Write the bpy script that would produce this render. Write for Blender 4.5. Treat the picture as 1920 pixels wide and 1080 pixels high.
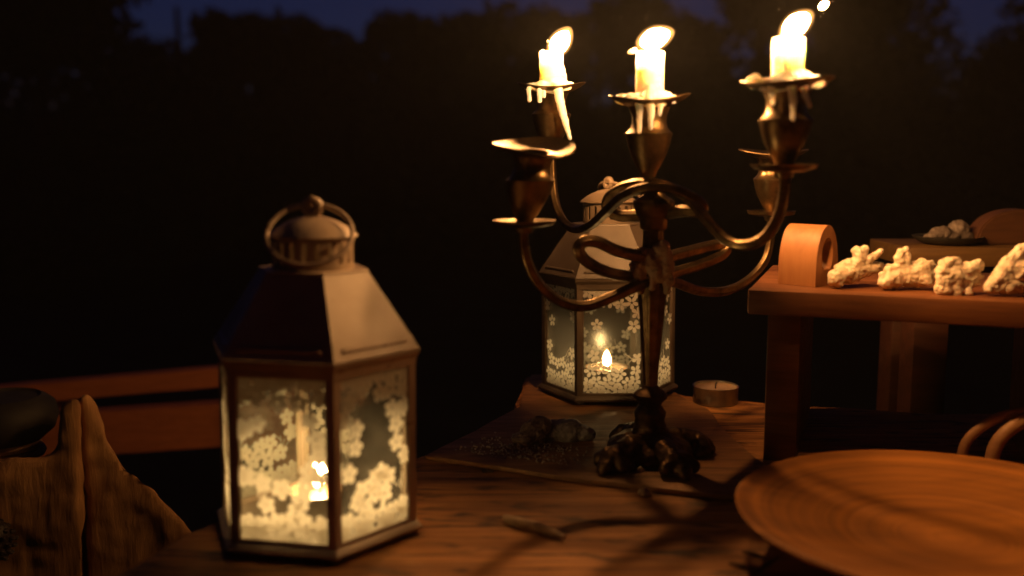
import bpy, bmesh, math, random
from mathutils import Vector, Matrix, noise

scene = bpy.context.scene
for o in list(bpy.data.objects):
    bpy.data.objects.remove(o, do_unlink=True)
COL = scene.collection
R = math.radians
rnd = random.Random(7)

# ------------------------------------------------------------------ camera
F_PX, PITCH, CAM_H = 1887.0, R(7.56), 0.194      # table top is z = 0
cam_d = bpy.data.cameras.new("camera")
cam = bpy.data.objects.new("camera", cam_d)
COL.objects.link(cam)
cam.location = (0, 0, CAM_H)
cam.rotation_euler = (R(90) - PITCH, 0, 0)
cam_d.sensor_width = 36.0
cam_d.lens = F_PX / 1920 * 36.0
cam_d.clip_start = 0.02
cam_d.clip_end = 500
cam_d.dof.use_dof = True
cam_d.dof.focus_distance = 0.715
cam_d.dof.aperture_fstop = 4.4
cam_d.dof.aperture_blades = 0
scene.camera = cam

# ------------------------------------------------------------------ sky and dusk light
world = bpy.data.worlds.new("World")
scene.world = world
world.use_nodes = True
wn = world.node_tree
wn.nodes.clear()
wo = wn.nodes.new("ShaderNodeOutputWorld")
wb = wn.nodes.new("ShaderNodeBackground")
sky = wn.nodes.new("ShaderNodeTexSky")
sky.sky_type = 'NISHITA'
sky.sun_disc = False
SUN_EL, SUN_ROT = R(-4.0), R(0)
sky.sun_elevation = SUN_EL
sky.sun_rotation = SUN_ROT
sky.air_density = 1.0
sky.dust_density = 0.2
sky.ozone_density = 4.6
wb.inputs['Strength'].default_value = 0.098
wn.links.new(sky.outputs[0], wb.inputs[0])
wn.links.new(wb.outputs[0], wo.inputs[0])

sun_d = bpy.data.lights.new("dusk_sun", 'SUN')
sun_d.energy = 0.002
sun_d.angle = R(25)
sun_d.color = (0.75, 0.82, 1.0)
sun = bpy.data.objects.new("dusk_sun", sun_d)
COL.objects.link(sun)
sun.rotation_euler = (R(-88), 0, 0)

scene.view_settings.view_transform = 'Standard'
scene.view_settings.look = 'None'
scene.view_settings.gamma = 1.0
scene.view_settings.exposure = 1.6
scene.view_settings.use_curve_mapping = False
scene.render.engine = 'CYCLES'
cy = scene.cycles
cy.max_bounces = 7
cy.transparent_max_bounces = 28
cy.transmission_bounces = 8
cy.glossy_bounces = 4
cy.diffuse_bounces = 3
cy.sample_clamp_indirect = 1.5
cy.use_denoising = True
cy.use_adaptive_sampling = True
cy.adaptive_threshold = 0.012
cy.caustics_reflective = False
cy.caustics_refractive = False

FLAME_COL = (1.0, 0.46, 0.145)
TEA_COL = (1.0, 0.60, 0.23)
FLAME_E = 480.0
TEA_E = 60.0

# ------------------------------------------------------------------ helpers
def at(x, y, Y):
    """point of the place seen at photo pixel (x, y) that stands Y metres ahead"""
    u = (x - 960) / F_PX
    v = -(y - 540) / F_PX
    c, s = math.cos(PITCH), math.sin(PITCH)
    d = Vector((u, c + v * s, -s + v * c))
    return d * (Y / d.y) + Vector((0, 0, CAM_H))

def onz(x, y, z):
    u = (x - 960) / F_PX; v = -(y - 540) / F_PX
    c, s = math.cos(PITCH), math.sin(PITCH)
    d = Vector((u, c + v * s, -s + v * c))
    return d * ((z - CAM_H) / d.z) + Vector((0, 0, CAM_H))

def px(n, Y):
    return n * Y / F_PX

def link(name, me, mat=None, parent=None):
    o = bpy.data.objects.new(name, me)
    COL.objects.link(o)
    if mat is not None and len(me.materials) == 0:
        me.materials.append(mat)
    if parent is not None:
        o.parent = parent
    return o

def tag(o, label=None, cat=None, group=None, kind=None):
    if label: o['label'] = label
    if cat: o['category'] = cat
    if group: o['group'] = group
    if kind: o['kind'] = kind
    return o

def thing(name, loc, label, cat, group=None, rz=0.0):
    o = bpy.data.objects.new(name, None)
    COL.objects.link(o)
    o.location = loc
    o.rotation_euler = (0, 0, rz)
    o.empty_display_size = 0.02
    return tag(o, label, cat, group)

def mesh_from(bm, name, smooth=True, off=None, angle=None):
    if off is not None:
        bmesh.ops.translate(bm, vec=-Vector(off), verts=bm.verts)
    me = bpy.data.meshes.new(name)
    bm.normal_update()
    bm.to_mesh(me)
    bm.free()
    if smooth:
        me.polygons.foreach_set("use_smooth", [True] * len(me.polygons))
        if angle is not None:
            try:
                me.set_sharp_from_angle(angle=angle)
            except Exception:
                pass
    return me

def part(name, bm, mat, parent, smooth=True, off=None, angle=R(38)):
    return link(name, mesh_from(bm, name, smooth, off, angle), mat, parent)

def lathe(bm, prof, seg=48, c=(0, 0, 0), fn=None):
    """revolve (r, z) profile about z; fn(r, a, z) -> (r, z) may warp it"""
    rings = []
    for r, z in prof:
        ring = []
        if r < 1e-6:
            rings.append([bm.verts.new((c[0], c[1], c[2] + z))])
            continue
        for k in range(seg):
            a = 2 * math.pi * k / seg
            rr, zz = fn(r, a, z) if fn else (r, z)
            ring.append(bm.verts.new((c[0] + rr * math.cos(a), c[1] + rr * math.sin(a), c[2] + zz)))
        rings.append(ring)
    for A, B in zip(rings, rings[1:]):
        if len(A) == 1 and len(B) == 1:
            continue
        for k in range(seg):
            j = (k + 1) % seg
            if len(A) == 1:
                bm.faces.new((A[0], B[j], B[k]))
            elif len(B) == 1:
                bm.faces.new((A[k], A[j], B[0]))
            else:
                bm.faces.new((A[k], A[j], B[j], B[k]))
    return rings

def smooth_path(pts, n=8):
    pts = [Vector(p) for p in pts]
    out = []
    P = [pts[0] * 2 - pts[1]] + pts + [pts[-1] * 2 - pts[-2]]
    for i in range(1, len(P) - 2):
        p0, p1, p2, p3 = P[i - 1], P[i], P[i + 1], P[i + 2]
        for k in range(n):
            t = k / n
            out.append(0.5 * ((2 * p1) + (p2 - p0) * t + (2 * p0 - 5 * p1 + 4 * p2 - p3) * t * t
                              + (3 * p1 - p0 - 3 * p2 + p3) * t ** 3))
    out.append(pts[-1])
    return out

def tube(bm, path, rad, seg=12, shape=None, cap=True):
    """sweep a round (or shaped) section along path; rad number or fn(t)"""
    n = len(path)
    T = []
    for i in range(n):
        a = path[max(i - 1, 0)]
        b = path[min(i + 1, n - 1)]
        T.append((b - a).normalized())
    ref = Vector((0, 0, 1)) if abs(T[0].z) < 0.9 else Vector((1, 0, 0))
    N = (ref - T[0] * ref.dot(T[0])).normalized()
    rings = []
    for i in range(n):
        if i:
            N = (N - T[i] * N.dot(T[i])).normalized()
        B = T[i].cross(N)
        r = rad(i / (n - 1)) if callable(rad) else rad
        ring = []
        for k in range(seg):
            a = 2 * math.pi * k / seg
            q = r * (shape(a) if shape else 1.0)
            ring.append(bm.verts.new(path[i] + (N * math.cos(a) + B * math.sin(a)) * q))
        rings.append(ring)
    for A, Bq in zip(rings, rings[1:]):
        for k in range(seg):
            j = (k + 1) % seg
            bm.faces.new((A[k], A[j], Bq[j], Bq[k]))
    if cap:
        bm.faces.new(list(reversed(rings[0])))
        bm.faces.new(rings[-1])
    return rings

def box(bm, c, size, rz=0.0, bevel=0.0, rot=None):
    v0 = len(bm.verts)
    g = bmesh.ops.create_cube(bm, size=1.0)
    vs = g['verts']
    M = Matrix.Translation(Vector(c)) @ (rot if rot is not None else Matrix.Rotation(rz, 4, 'Z')) @ Matrix.Diagonal((*size, 1))
    bmesh.ops.transform(bm, matrix=M, verts=vs)
    if bevel:
        es = list({e for v in vs for e in v.link_edges})
        bmesh.ops.bevel(bm, geom=es, offset=bevel, segments=2, affect='EDGES', profile=0.5)

def ball(bm, c, r, sub=2, sc=None):
    g = bmesh.ops.create_icosphere(bm, subdivisions=sub, radius=1.0)
    s = sc or (1, 1, 1)
    M = Matrix.Translation(Vector(c)) @ Matrix.Diagonal((r * s[0], r * s[1], r * s[2], 1))
    bmesh.ops.transform(bm, matrix=M, verts=g['verts'])

def chain(bm, pts, rads):
    """overlapping balls along a poly-line, to be fused by remesh"""
    for i in range(len(pts) - 1):
        a, b = Vector(pts[i]), Vector(pts[i + 1])
        ra, rb = rads[i], rads[i + 1]
        n = max(1, int((b - a).length / (0.45 * min(ra, rb))))
        for k in range(n + 1):
            t = k / n
            ball(bm, a.lerp(b, t), ra + (rb - ra) * t, 2)

def fuse(bm, voxel, off=(0, 0, 0), amp=0.0, freq=100.0, smooth_it=3, amp2=0.0, freq2=400.0, seed=0.0):
    """voxel-remesh a pile of closed shapes into one skin, smooth it, roughen it"""
    bmesh.ops.translate(bm, vec=-Vector(off), verts=bm.verts)
    me = bpy.data.meshes.new("tmp")
    bm.to_mesh(me)
    bm.free()
    o = bpy.data.objects.new("tmp", me)
    COL.objects.link(o)
    m = o.modifiers.new("r", 'REMESH')
    m.mode = 'VOXEL'
    m.voxel_size = voxel
    if smooth_it:
        s = o.modifiers.new("s", 'SMOOTH')
        s.factor = 0.5
        s.iterations = smooth_it
    dg = bpy.context.evaluated_depsgraph_get()
    dg.update()
    out = bpy.data.meshes.new_from_object(o.evaluated_get(dg))
    bpy.data.objects.remove(o, do_unlink=True)
    bpy.data.meshes.remove(me)
    if amp or amp2:
        sd = Vector((seed * 3.1, seed * 7.7, seed * 1.3))
        nrm = [v.normal.copy() for v in out.vertices]
        for v, nn in zip(out.vertices, nrm):
            d = 0.0
            if amp: d += amp * noise.noise(v.co * freq + sd)
            if amp2: d += amp2 * noise.noise(v.co * freq2 + sd)
            v.co += nn * d
    out.polygons.foreach_set("use_smooth", [True] * len(out.polygons))
    return out

# ------------------------------------------------------------------ materials
def mat_new(name):
    m = bpy.data.materials.new(name)
    m.use_nodes = True
    nt = m.node_tree
    nt.nodes.clear()
    out = nt.nodes.new("ShaderNodeOutputMaterial")
    return m, nt, out

def N(nt, t, **kw):
    n = nt.nodes.new(t)
    for k, v in kw.items():
        setattr(n, k, v)
    return n

def ramp(nt, stops):
    r = nt.nodes.new("ShaderNodeValToRGB")
    els = r.color_ramp.elements
    while len(els) < len(stops):
        els.new(0.5)
    for e, (p, c) in zip(els, stops):
        e.position = p
        e.color = (*c, 1) if len(c) == 3 else c
    return r

def coords(nt, scale=(1, 1, 1), rot=(0, 0, 0)):
    tc = N(nt, "ShaderNodeTexCoord")
    mp = N(nt, "ShaderNodeMapping")
    mp.inputs['Scale'].default_value = scale
    mp.inputs['Rotation'].default_value = rot
    nt.links.new(tc.outputs['Object'], mp.inputs['Vector'])
    return mp

def ntex(nt, vec, scale, detail=4, rough=0.55, dist=0.0):
    t = N(nt, "ShaderNodeTexNoise")
    t.inputs['Scale'].default_value = scale
    t.inputs['Detail'].default_value = detail
    t.inputs['Roughness'].default_value = rough
    t.inputs['Distortion'].default_value = dist
    nt.links.new(vec.outputs[0], t.inputs['Vector'])
    return t

def wood(name, dark, light, stretch=(8, 60, 60), rot=(0, 0, 0), rough=0.55, bump=0.25, spots=0.0, spot_scale=30, fine=1.0, bdist=0.002, cracks=False):
    m, nt, out = mat_new(name)
    b = N(nt, "ShaderNodeBsdfPrincipled")
    mp = coords(nt, stretch, rot)
    g = ntex(nt, mp, 1.0 * fine, 6, 0.6, 0.6)
    g2 = ntex(nt, mp, 4.0 * fine, 5, 0.6, 0.2)
    mx = N(nt, "ShaderNodeMix", data_type='FLOAT')
    mx.inputs[0].default_value = 0.4
    nt.links.new(g.outputs['Fac'], mx.inputs[2])
    nt.links.new(g2.outputs['Fac'], mx.inputs[3])
    cr = ramp(nt, [(0.33, dark), (0.66, light)])
    nt.links.new(mx.outputs[0], cr.inputs[0])
    col = cr.outputs[0]
    if spots:
        mp2 = coords(nt, (0.40, 1.0, 1.0), rot)
        s = ntex(nt, mp2, spot_scale, 3, 0.5, 0.3)
        sr = ramp(nt, [(0.54, (1, 1, 1)), (0.68, (1 - spots,) * 3)])
        nt.links.new(s.outputs['Fac'], sr.inputs[0])
        mul = N(nt, "ShaderNodeMix", data_type='RGBA', blend_type='MULTIPLY')
        mul.inputs[0].default_value = 1.0
        nt.links.new(col, mul.inputs[6])
        nt.links.new(sr.outputs[0], mul.inputs[7])
        col = mul.outputs[2]
    if cracks:
        mp3 = coords(nt, (2.2, 34, 34), rot)
        ck = ntex(nt, mp3, 1.0, 3, 0.5, 0.8)
        c5 = ramp(nt, [(0.475, (1, 1, 1)), (0.487, (0.25, 0.22, 0.2)), (0.493, (0.25, 0.22, 0.2)), (0.505, (1, 1, 1))])
        nt.links.new(ck.outputs['Fac'], c5.inputs[0])
        mp4 = coords(nt, (3, 9, 9), rot)
        bl = ntex(nt, mp4, 1.6, 4, 0.6, 0.3)
        c6 = ramp(nt, [(0.36, (0.50, 0.47, 0.44)), (0.60, (1, 1, 1))])
        nt.links.new(bl.outputs['Fac'], c6.inputs[0])
        for extra in (c5, c6):
            m5 = N(nt, "ShaderNodeMix", data_type='RGBA', blend_type='MULTIPLY')
            m5.inputs[0].default_value = 1.0
            nt.links.new(col, m5.inputs[6])
            nt.links.new(extra.outputs[0], m5.inputs[7])
            col = m5.outputs[2]
    nt.links.new(col, b.inputs['Base Color'])
    rr = ramp(nt, [(0.3, (rough + .12,) * 3), (0.7, (rough - .08,) * 3)])
    nt.links.new(mx.outputs[0], rr.inputs[0])
    nt.links.new(rr.outputs[0], b.inputs['Roughness'])
    bp = N(nt, "ShaderNodeBump")
    bp.inputs['Strength'].default_value = bump
    bp.inputs['Distance'].default_value = bdist
    nt.links.new(mx.outputs[0], bp.inputs['Height'])
    nt.links.new(bp.outputs[0], b.inputs['Normal'])
    nt.links.new(b.outputs[0], out.inputs[0])
    return m

def rough_mat(name, c1, c2, scale=80, rough=0.6, metallic=0.0, bump=0.2, bdist=0.001, sss=0.0, sssr=(0.006, 0.003, 0.0015), r2=None, spec=0.5, chips=None):
    m, nt, out = mat_new(name)
    b = N(nt, "ShaderNodeBsdfPrincipled")
    mp = coords(nt)
    t = ntex(nt, mp, scale, 6, 0.6, 0.2)
    cr = ramp(nt, [(0.35, c1), (0.65, c2)])
    nt.links.new(t.outputs['Fac'], cr.inputs[0])
    nt.links.new(cr.outputs[0], b.inputs['Base Color'])
    rr = ramp(nt, [(0.35, (rough,) * 3), (0.65, (r2 if r2 is not None else rough,) * 3)])
    nt.links.new(t.outputs['Fac'], rr.inputs[0])
    nt.links.new(rr.outputs[0], b.inputs['Roughness'])
    if chips:
        t3 = ntex(nt, mp, 95, 5, 0.65, 0.4)
        c3 = ramp(nt, [(0.66, (0, 0, 0)), (0.71, (1, 1, 1))])
        nt.links.new(t3.outputs['Fac'], c3.inputs[0])
        t4 = ntex(nt, mp, 12, 4, 0.6)
        c4 = ramp(nt, [(0.35, (0.72, 0.68, 0.62)), (0.65, (1, 1, 1))])
        nt.links.new(t4.outputs['Fac'], c4.inputs[0])
        g1 = N(nt, "ShaderNodeMix", data_type='RGBA', blend_type='MULTIPLY')
        g1.inputs[0].default_value = 1.0
        nt.links.new(cr.outputs[0], g1.inputs[6]); nt.links.new(c4.outputs[0], g1.inputs[7])
        g2 = N(nt, "ShaderNodeMix", data_type='RGBA')
        nt.links.new(c3.outputs[0], g2.inputs[0])
        nt.links.new(g1.outputs[2], g2.inputs[6])
        g2.inputs[7].default_value = (*chips, 1)
        nt.links.new(g2.outputs[2], b.inputs['Base Color'])
    b.inputs['Metallic'].default_value = metallic
    b.inputs['Specular IOR Level'].default_value = spec
    if sss:
        b.inputs['Subsurface Weight'].default_value = sss
        b.inputs['Subsurface Radius'].default_value = tuple(x / sssr[0] for x in sssr)
        b.inputs['Subsurface Scale'].default_value = sssr[0]
    if bump:
        t2 = ntex(nt, mp, scale * 3, 5, 0.6)
        bp = N(nt, "ShaderNodeBump")
        bp.inputs['Strength'].default_value = bump
        bp.inputs['Distance'].default_value = bdist
        nt.links.new(t2.outputs['Fac'], bp.inputs['Height'])
        nt.links.new(bp.outputs[0], b.inputs['Normal'])
    nt.links.new(b.outputs[0], out.inputs[0])
    return m

def flame_mat(name, strength, col=FLAME_COL):
    m, nt, out = mat_new(name)
    e = N(nt, "ShaderNodeEmission")
    e.inputs['Color'].default_value = (*col, 1)
    e.inputs['Strength'].default_value = strength
    nt.links.new(e.outputs[0], out.inputs[0])
    m.cycles.emission_sampling = 'FRONT'
    return m

def mantle_mat(name, strength, power, col):
    """thin outer zone of a flame: faint glowing gas, thinnest where one looks along its edge"""
    m, nt, out = mat_new(name)
    e = N(nt, "ShaderNodeEmission")
    e.inputs['Color'].default_value = (*col, 1)
    lw = N(nt, "ShaderNodeLayerWeight")
    lw.inputs['Blend'].default_value = 0.5
    sub = N(nt, "ShaderNodeMath", operation='SUBTRACT')
    sub.inputs[0].default_value = 1.0
    nt.links.new(lw.outputs['Facing'], sub.inputs[1])
    pw = N(nt, "ShaderNodeMath", operation='POWER')
    pw.inputs[1].default_value = power
    nt.links.new(sub.outputs[0], pw.inputs[0])
    ml = N(nt, "ShaderNodeMath", operation='MULTIPLY')
    ml.inputs[1].default_value = strength
    nt.links.new(pw.outputs[0], ml.inputs[0])
    nt.links.new(ml.outputs[0], e.inputs['Strength'])
    tr = N(nt, "ShaderNodeBsdfTransparent")
    ad = N(nt, "ShaderNodeAddShader")
    nt.links.new(tr.outputs[0], ad.inputs[0])
    nt.links.new(e.outputs[0], ad.inputs[1])
    nt.links.new(ad.outputs[0], out.inputs[0])
    m.cycles.emission_sampling = 'NONE'
    return m

def glass_mat(name, gloss=0.02):
    """thin pane: clear, mirror-like at grazing angles, faintly dusty"""
    m, nt, out = mat_new(name)
    tr = N(nt, "ShaderNodeBsdfTransparent")
    tr.inputs[0].default_value = (0.97, 0.98, 0.96, 1)
    gl = N(nt, "ShaderNodeBsdfGlossy")
    gl.inputs['Roughness'].default_value = gloss
    fr = N(nt, "ShaderNodeFresnel")
    fr.inputs['IOR'].default_value = 1.45
    mx = N(nt, "ShaderNodeMixShader")
    nt.links.new(fr.outputs[0], mx.inputs[0])
    nt.links.new(tr.outputs[0], mx.inputs[1])
    nt.links.new(gl.outputs[0], mx.inputs[2])
    tl = N(nt, "ShaderNodeBsdfTranslucent")
    tl.inputs[0].default_value = (0.8, 0.77, 0.7, 1)
    df = N(nt, "ShaderNodeBsdfDiffuse")
    df.inputs[0].default_value = (0.8, 0.77, 0.7, 1)
    dd = N(nt, "ShaderNodeMixShader")
    nt.links.new(tl.outputs[0], dd.inputs[1])
    nt.links.new(df.outputs[0], dd.inputs[2])
    mp = coords(nt)
    t = ntex(nt, mp, 60, 5, 0.7)
    rr = ramp(nt, [(0.35, (0.012,) * 3), (0.75, (0.06,) * 3)])
    nt.links.new(t.outputs['Fac'], rr.inputs[0])
    m2 = N(nt, "ShaderNodeMixShader")
    nt.links.new(rr.outputs[0], m2.inputs[0])
    nt.links.new(mx.outputs[0], m2.inputs[1])
    nt.links.new(dd.outputs[0], m2.inputs[2])
    nt.links.new(m2.outputs[0], out.inputs[0])
    return m

def frost_mat(name):
    m, nt, out = mat_new(name)
    tl = N(nt, "ShaderNodeBsdfTranslucent")
    tl.inputs[0].default_value = (0.88, 0.85, 0.78, 1)
    df = N(nt, "ShaderNodeBsdfDiffuse")
    df.inputs[0].default_value = (0.88, 0.85, 0.78, 1)
    dd = N(nt, "ShaderNodeMixShader")
    dd.inputs[0].default_value = 0.38
    nt.links.new(tl.outputs[0], dd.inputs[1])
    nt.links.new(df.outputs[0], dd.inputs[2])
    nt.links.new(dd.outputs[0], out.inputs[0])
    return m

def leaf_mat(name, c1, c2):
    m, nt, out = mat_new(name)
    b = N(nt, "ShaderNodeBsdfPrincipled")
    mp = coords(nt)
    t = ntex(nt, mp, 2.0, 3)
    cr = ramp(nt, [(0.35, c1), (0.65, c2)])
    nt.links.new(t.outputs['Fac'], cr.inputs[0])
    nt.links.new(cr.outputs[0], b.inputs['Base Color'])
    b.inputs['Roughness'].default_value = 0.7
    nt.links.new(b.outputs[0], out.inputs[0])
    return m

M = {}
M['table'] = wood("table_wood", (0.22, 0.080, 0.018), (0.68, 0.30, 0.075), (7, 110, 110), (0, 0, R(14)), 0.68, 1.0, 0.75, 85, 1.0, 0.0035, True)
M['stand'] = wood("stand_wood", (0.095, 0.030, 0.008), (0.21, 0.078, 0.024), (9, 90, 90), (0, 0, R(14.5)), 0.5, 0.15, 0.0)
M['arch'] = wood("arch_wood", (0.24, 0.092, 0.028), (0.38, 0.170, 0.062), (60, 60, 10), (0, 0, 0), 0.5, 0.08)
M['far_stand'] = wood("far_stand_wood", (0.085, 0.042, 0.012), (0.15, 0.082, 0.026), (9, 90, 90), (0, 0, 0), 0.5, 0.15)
M['board'] = wood("dark_board", (0.10, 0.042, 0.012), (0.36, 0.165, 0.050), (10, 60, 60), (0, 0, R(-20)), 0.6, 0.6, 0.3, 60)
M['plate'] = None
M['bench'] = wood("bench_wood", (0.36, 0.112, 0.038), (0.56, 0.19, 0.072), (4, 50, 50), (0, 0, 0), 0.55, 0.3)
M['stump'] = wood("stump_wood", (0.26, 0.125, 0.045), (0.60, 0.33, 0.13), (30, 30, 4), (0, 0, 0), 0.75, 0.8, 0.5, 14, 1.0, 0.004)
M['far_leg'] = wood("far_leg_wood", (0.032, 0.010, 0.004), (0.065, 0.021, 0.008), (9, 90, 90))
M['dome'] = wood("half_round_wood", (0.055, 0.020, 0.008), (0.10, 0.04, 0.015), (9, 60, 60))
M['cane'] = wood("bent_cane", (0.42, 0.20, 0.08), (0.62, 0.34, 0.16), (80, 80, 80), (0, 0, 0), 0.5, 0.3)
M['paint'] = rough_mat("cream_paint", (0.44, 0.355, 0.275), (0.56, 0.46, 0.36), 25, 0.50, 0.0, 0.10, 0.0004, r2=0.38, chips=(0.16, 0.085, 0.045))
M['paint_shaded'] = rough_mat("shaded_cream_paint", (0.135, 0.100, 0.072), (0.22, 0.170, 0.125), 25, 0.55, 0.0, 0.10, 0.0004, r2=0.42, chips=(0.10, 0.055, 0.03))  # cream paint darkened to put the candelabrum's shade into the rear lantern
M['paint_deep_shade'] = rough_mat("deep_shade_cream_paint", (0.072, 0.054, 0.040), (0.125, 0.096, 0.072), 25, 0.55, 0.0, 0.10, 0.0004, r2=0.42, chips=(0.05, 0.03, 0.02))  # darker copy, deeper shade painted into the rear roof, posts and base
M['brass'] = rough_mat("aged_brass", (0.075, 0.048, 0.025), (0.25, 0.172, 0.09), 70, 0.52, 1.0, 0.25, 0.0006, r2=0.30)
M['bronze'] = rough_mat("dark_bronze", (0.05, 0.030, 0.018), (0.14, 0.085, 0.045), 110, 0.58, 1.0, 0.2, 0.0006, r2=0.44)
M['wax'] = rough_mat("candle_wax", (0.92, 0.89, 0.82), (0.95, 0.92, 0.86), 30, 0.42, 0.0, 0.05, 0.0005, sss=1.0, sssr=(0.012, 0.010, 0.0078), r2=0.36)
M['old_wax'] = rough_mat("old_wax", (0.42, 0.30, 0.18), (0.58, 0.44, 0.29), 90, 0.5, 0.0, 0.15, 0.0008, sss=0.4, sssr=(0.003, 0.0015, 0.0008))
M['tea_wax'] = rough_mat("tealight_wax", (0.28, 0.19, 0.13), (0.36, 0.26, 0.18), 40, 0.45, 0.0, 0.05, 0.0004, sss=0.8, sssr=(0.005, 0.003, 0.0015))
M['tin'] = rough_mat("tealight_tin", (0.30, 0.28, 0.25), (0.42, 0.40, 0.36), 90, 0.34, 1.0, 0.08, 0.0003, r2=0.28)
M['wick'] = rough_mat("charred_wick", (0.012, 0.010, 0.009), (0.03, 0.024, 0.02), 300, 0.9)
M['stone'] = rough_mat("pale_stone", (0.62, 0.50, 0.36), (0.82, 0.72, 0.56), 120, 0.55, 0.0, 0.55, 0.0012, sss=0.25, sssr=(0.0025, 0.0014, 0.0008), r2=0.38)
M['rock'] = rough_mat("brown_rock", (0.17, 0.115, 0.08), (0.30, 0.22, 0.16), 160, 0.6, 0.0, 0.6, 0.0015)
M['rock_grey'] = rough_mat("grey_rock", (0.20, 0.17, 0.155), (0.38, 0.33, 0.30), 140, 0.55, 0.0, 0.5, 0.0015)
M['rock_dim'] = rough_mat("dim_grey_rock", (0.10, 0.078, 0.068), (0.19, 0.155, 0.135), 140, 0.6, 0.0, 0.5, 0.0015)
M['grit'] = rough_mat("salt_grit", (0.16, 0.12, 0.09), (0.42, 0.34, 0.27), 400, 0.35)
M['pot'] = rough_mat("dark_pot", (0.012, 0.011, 0.010), (0.03, 0.027, 0.024), 40, 0.7)
M['cone'] = rough_mat("dark_cone", (0.035, 0.026, 0.022), (0.09, 0.07, 0.06), 160, 0.42)
M['twig'] = rough_mat("dark_twig", (0.05, 0.03, 0.02), (0.11, 0.065, 0.04), 200, 0.8)
M['stick'] = rough_mat("pale_stick", (0.28, 0.18, 0.10), (0.46, 0.31, 0.18), 160, 0.7, bump=0.5)
M['glass'] = glass_mat("pane_glass")
M['glass_smeared'] = glass_mat("smeared_pane_glass", 0.22)
M['frost'] = frost_mat("frosted_print")
M['flame'] = flame_mat("candle_flame", FLAME_E * 1.05)
M['flame_big'] = flame_mat("candle_flame_strong", FLAME_E * 1.4)
M['flame_low'] = flame_mat("candle_flame_weak", FLAME_E * 1.0)
M['tea_flame'] = flame_mat("tealight_flame", TEA_E, TEA_COL)
M['tea_low'] = flame_mat("tealight_flame_weak", TEA_E * 0.55, TEA_COL)
M['mantle'] = mantle_mat("flame_mantle", 0.75, 2.2, (1.0, 0.42, 0.10))
M['leaf_a'] = leaf_mat("dark_leaves", (0.035, 0.055, 0.025), (0.06, 0.085, 0.035))
M['leaf_b'] = leaf_mat("conifer_leaves", (0.028, 0.045, 0.024), (0.045, 0.065, 0.03))
M['bark'] = rough_mat("tree_bark", (0.05, 0.038, 0.028), (0.11, 0.085, 0.06), 12, 0.9)
M['lawn'] = rough_mat("night_lawn", (0.03, 0.045, 0.02), (0.05, 0.065, 0.028), 3, 0.95)

def plate_mat():
    m, nt, out = mat_new("turned_plate_wood")
    b = N(nt, "ShaderNodeBsdfPrincipled")
    mp = coords(nt, (1, 1, 1))
    flat = N(nt, "ShaderNodeVectorMath", operation='MULTIPLY')
    flat.inputs[1].default_value = (1, 1, 0)
    nt.links.new(mp.outputs[0], flat.inputs[0])
    ln = N(nt, "ShaderNodeVectorMath", operation='LENGTH')
    nt.links.new(flat.outputs[0], ln.inputs[0])
    w = N(nt, "ShaderNodeTexNoise", noise_dimensions='1D')
    w.inputs['Scale'].default_value = 150
    w.inputs['Detail'].default_value = 5
    w.inputs['Roughness'].default_value = 0.65
    nt.links.new(ln.outputs['Value'], w.inputs['W'])
    mp2 = coords(nt, (9, 60, 20), (0, 0, R(-6)))
    g = ntex(nt, mp2, 1.0, 6, 0.6, 0.5)
    mx = N(nt, "ShaderNodeMix", data_type='FLOAT')
    mx.inputs[0].default_value = 0.5
    nt.links.new(w.outputs['Fac'], mx.inputs[2])
    nt.links.new(g.outputs['Fac'], mx.inputs[3])
    cr = ramp(nt, [(0.34, (0.20, 0.068, 0.009)), (0.62, (0.50, 0.192, 0.026))])
    nt.links.new(mx.outputs[0], cr.inputs[0])
    nt.links.new(cr.outputs[0], b.inputs['Base Color'])
    b.inputs['Roughness'].default_value = 0.58
    bp = N(nt, "ShaderNodeBump")
    bp.inputs['Strength'].default_value = 0.12
    bp.inputs['Distance'].default_value = 0.001
    nt.links.new(mx.outputs[0], bp.inputs['Height'])
    nt.links.new(bp.outputs[0], b.inputs['Normal'])
    nt.links.new(b.outputs[0], out.inputs[0])
    return m
M['plate'] = plate_mat()

# ------------------------------------------------------------------ ground and background trees
GZ = -0.74
bm = bmesh.new()
g = bmesh.ops.create_grid(bm, x_segments=60, y_segments=60, size=150)
for v in bm.verts:
    d = v.co.length
    v.co.z = GZ + (0.0 if d < 4 else 0.12 * noise.noise(v.co * 0.07))
lawn = part("ground", bm, M['lawn'], None)
tag(lawn, kind='structure')

def leaf_cloud(name, lobes, n, size, mat, parent, seed, dens=0.5):
    """leaf-sized quads scattered through a set of ellipsoid lobes"""
    r = random.Random(seed)
    V, Fc = [], []
    tot = sum(l[3] * l[4] * l[5] for l in lobes)
    for (cx, cy, cz, ax, ay, az) in lobes:
        k = max(30, int(n * ax * ay * az / tot))
        for _ in range(k):
            while True:
                p = Vector((r.uniform(-1, 1), r.uniform(-1, 1), r.uniform(-1, 1)))
                if p.length <= 1 and r.random() < (p.length ** 1.2) + 0.25:
                    break
            w = 1.0 + 0.28 * noise.noise(Vector((cx + p.x * 2, cy + p.y * 2, cz + p.z * 2)) * 1.4)
            c = Vector((cx + p.x * ax * w, cy + p.y * ay * w, cz + p.z * az * w))
            u = Vector((r.gauss(0, 1), r.gauss(0, 1), r.gauss(0, 1))).normalized()
            v = u.orthogonal().normalized()
            v = Matrix.Rotation(r.uniform(0, 6.28), 3, u) @ v
            s = size * r.uniform(0.6, 1.4)
            w2 = u.cross(v) * s * 0.55
            v = v * s
            i = len(V)
            V += [c - v, c + w2, c + v, c - w2]
            Fc.append((i, i + 1, i + 2, i + 3))
    me = bpy.data.meshes.new(name)
    me.from_pydata(V, [], Fc)
    return link(name, me, mat, parent)

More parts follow.
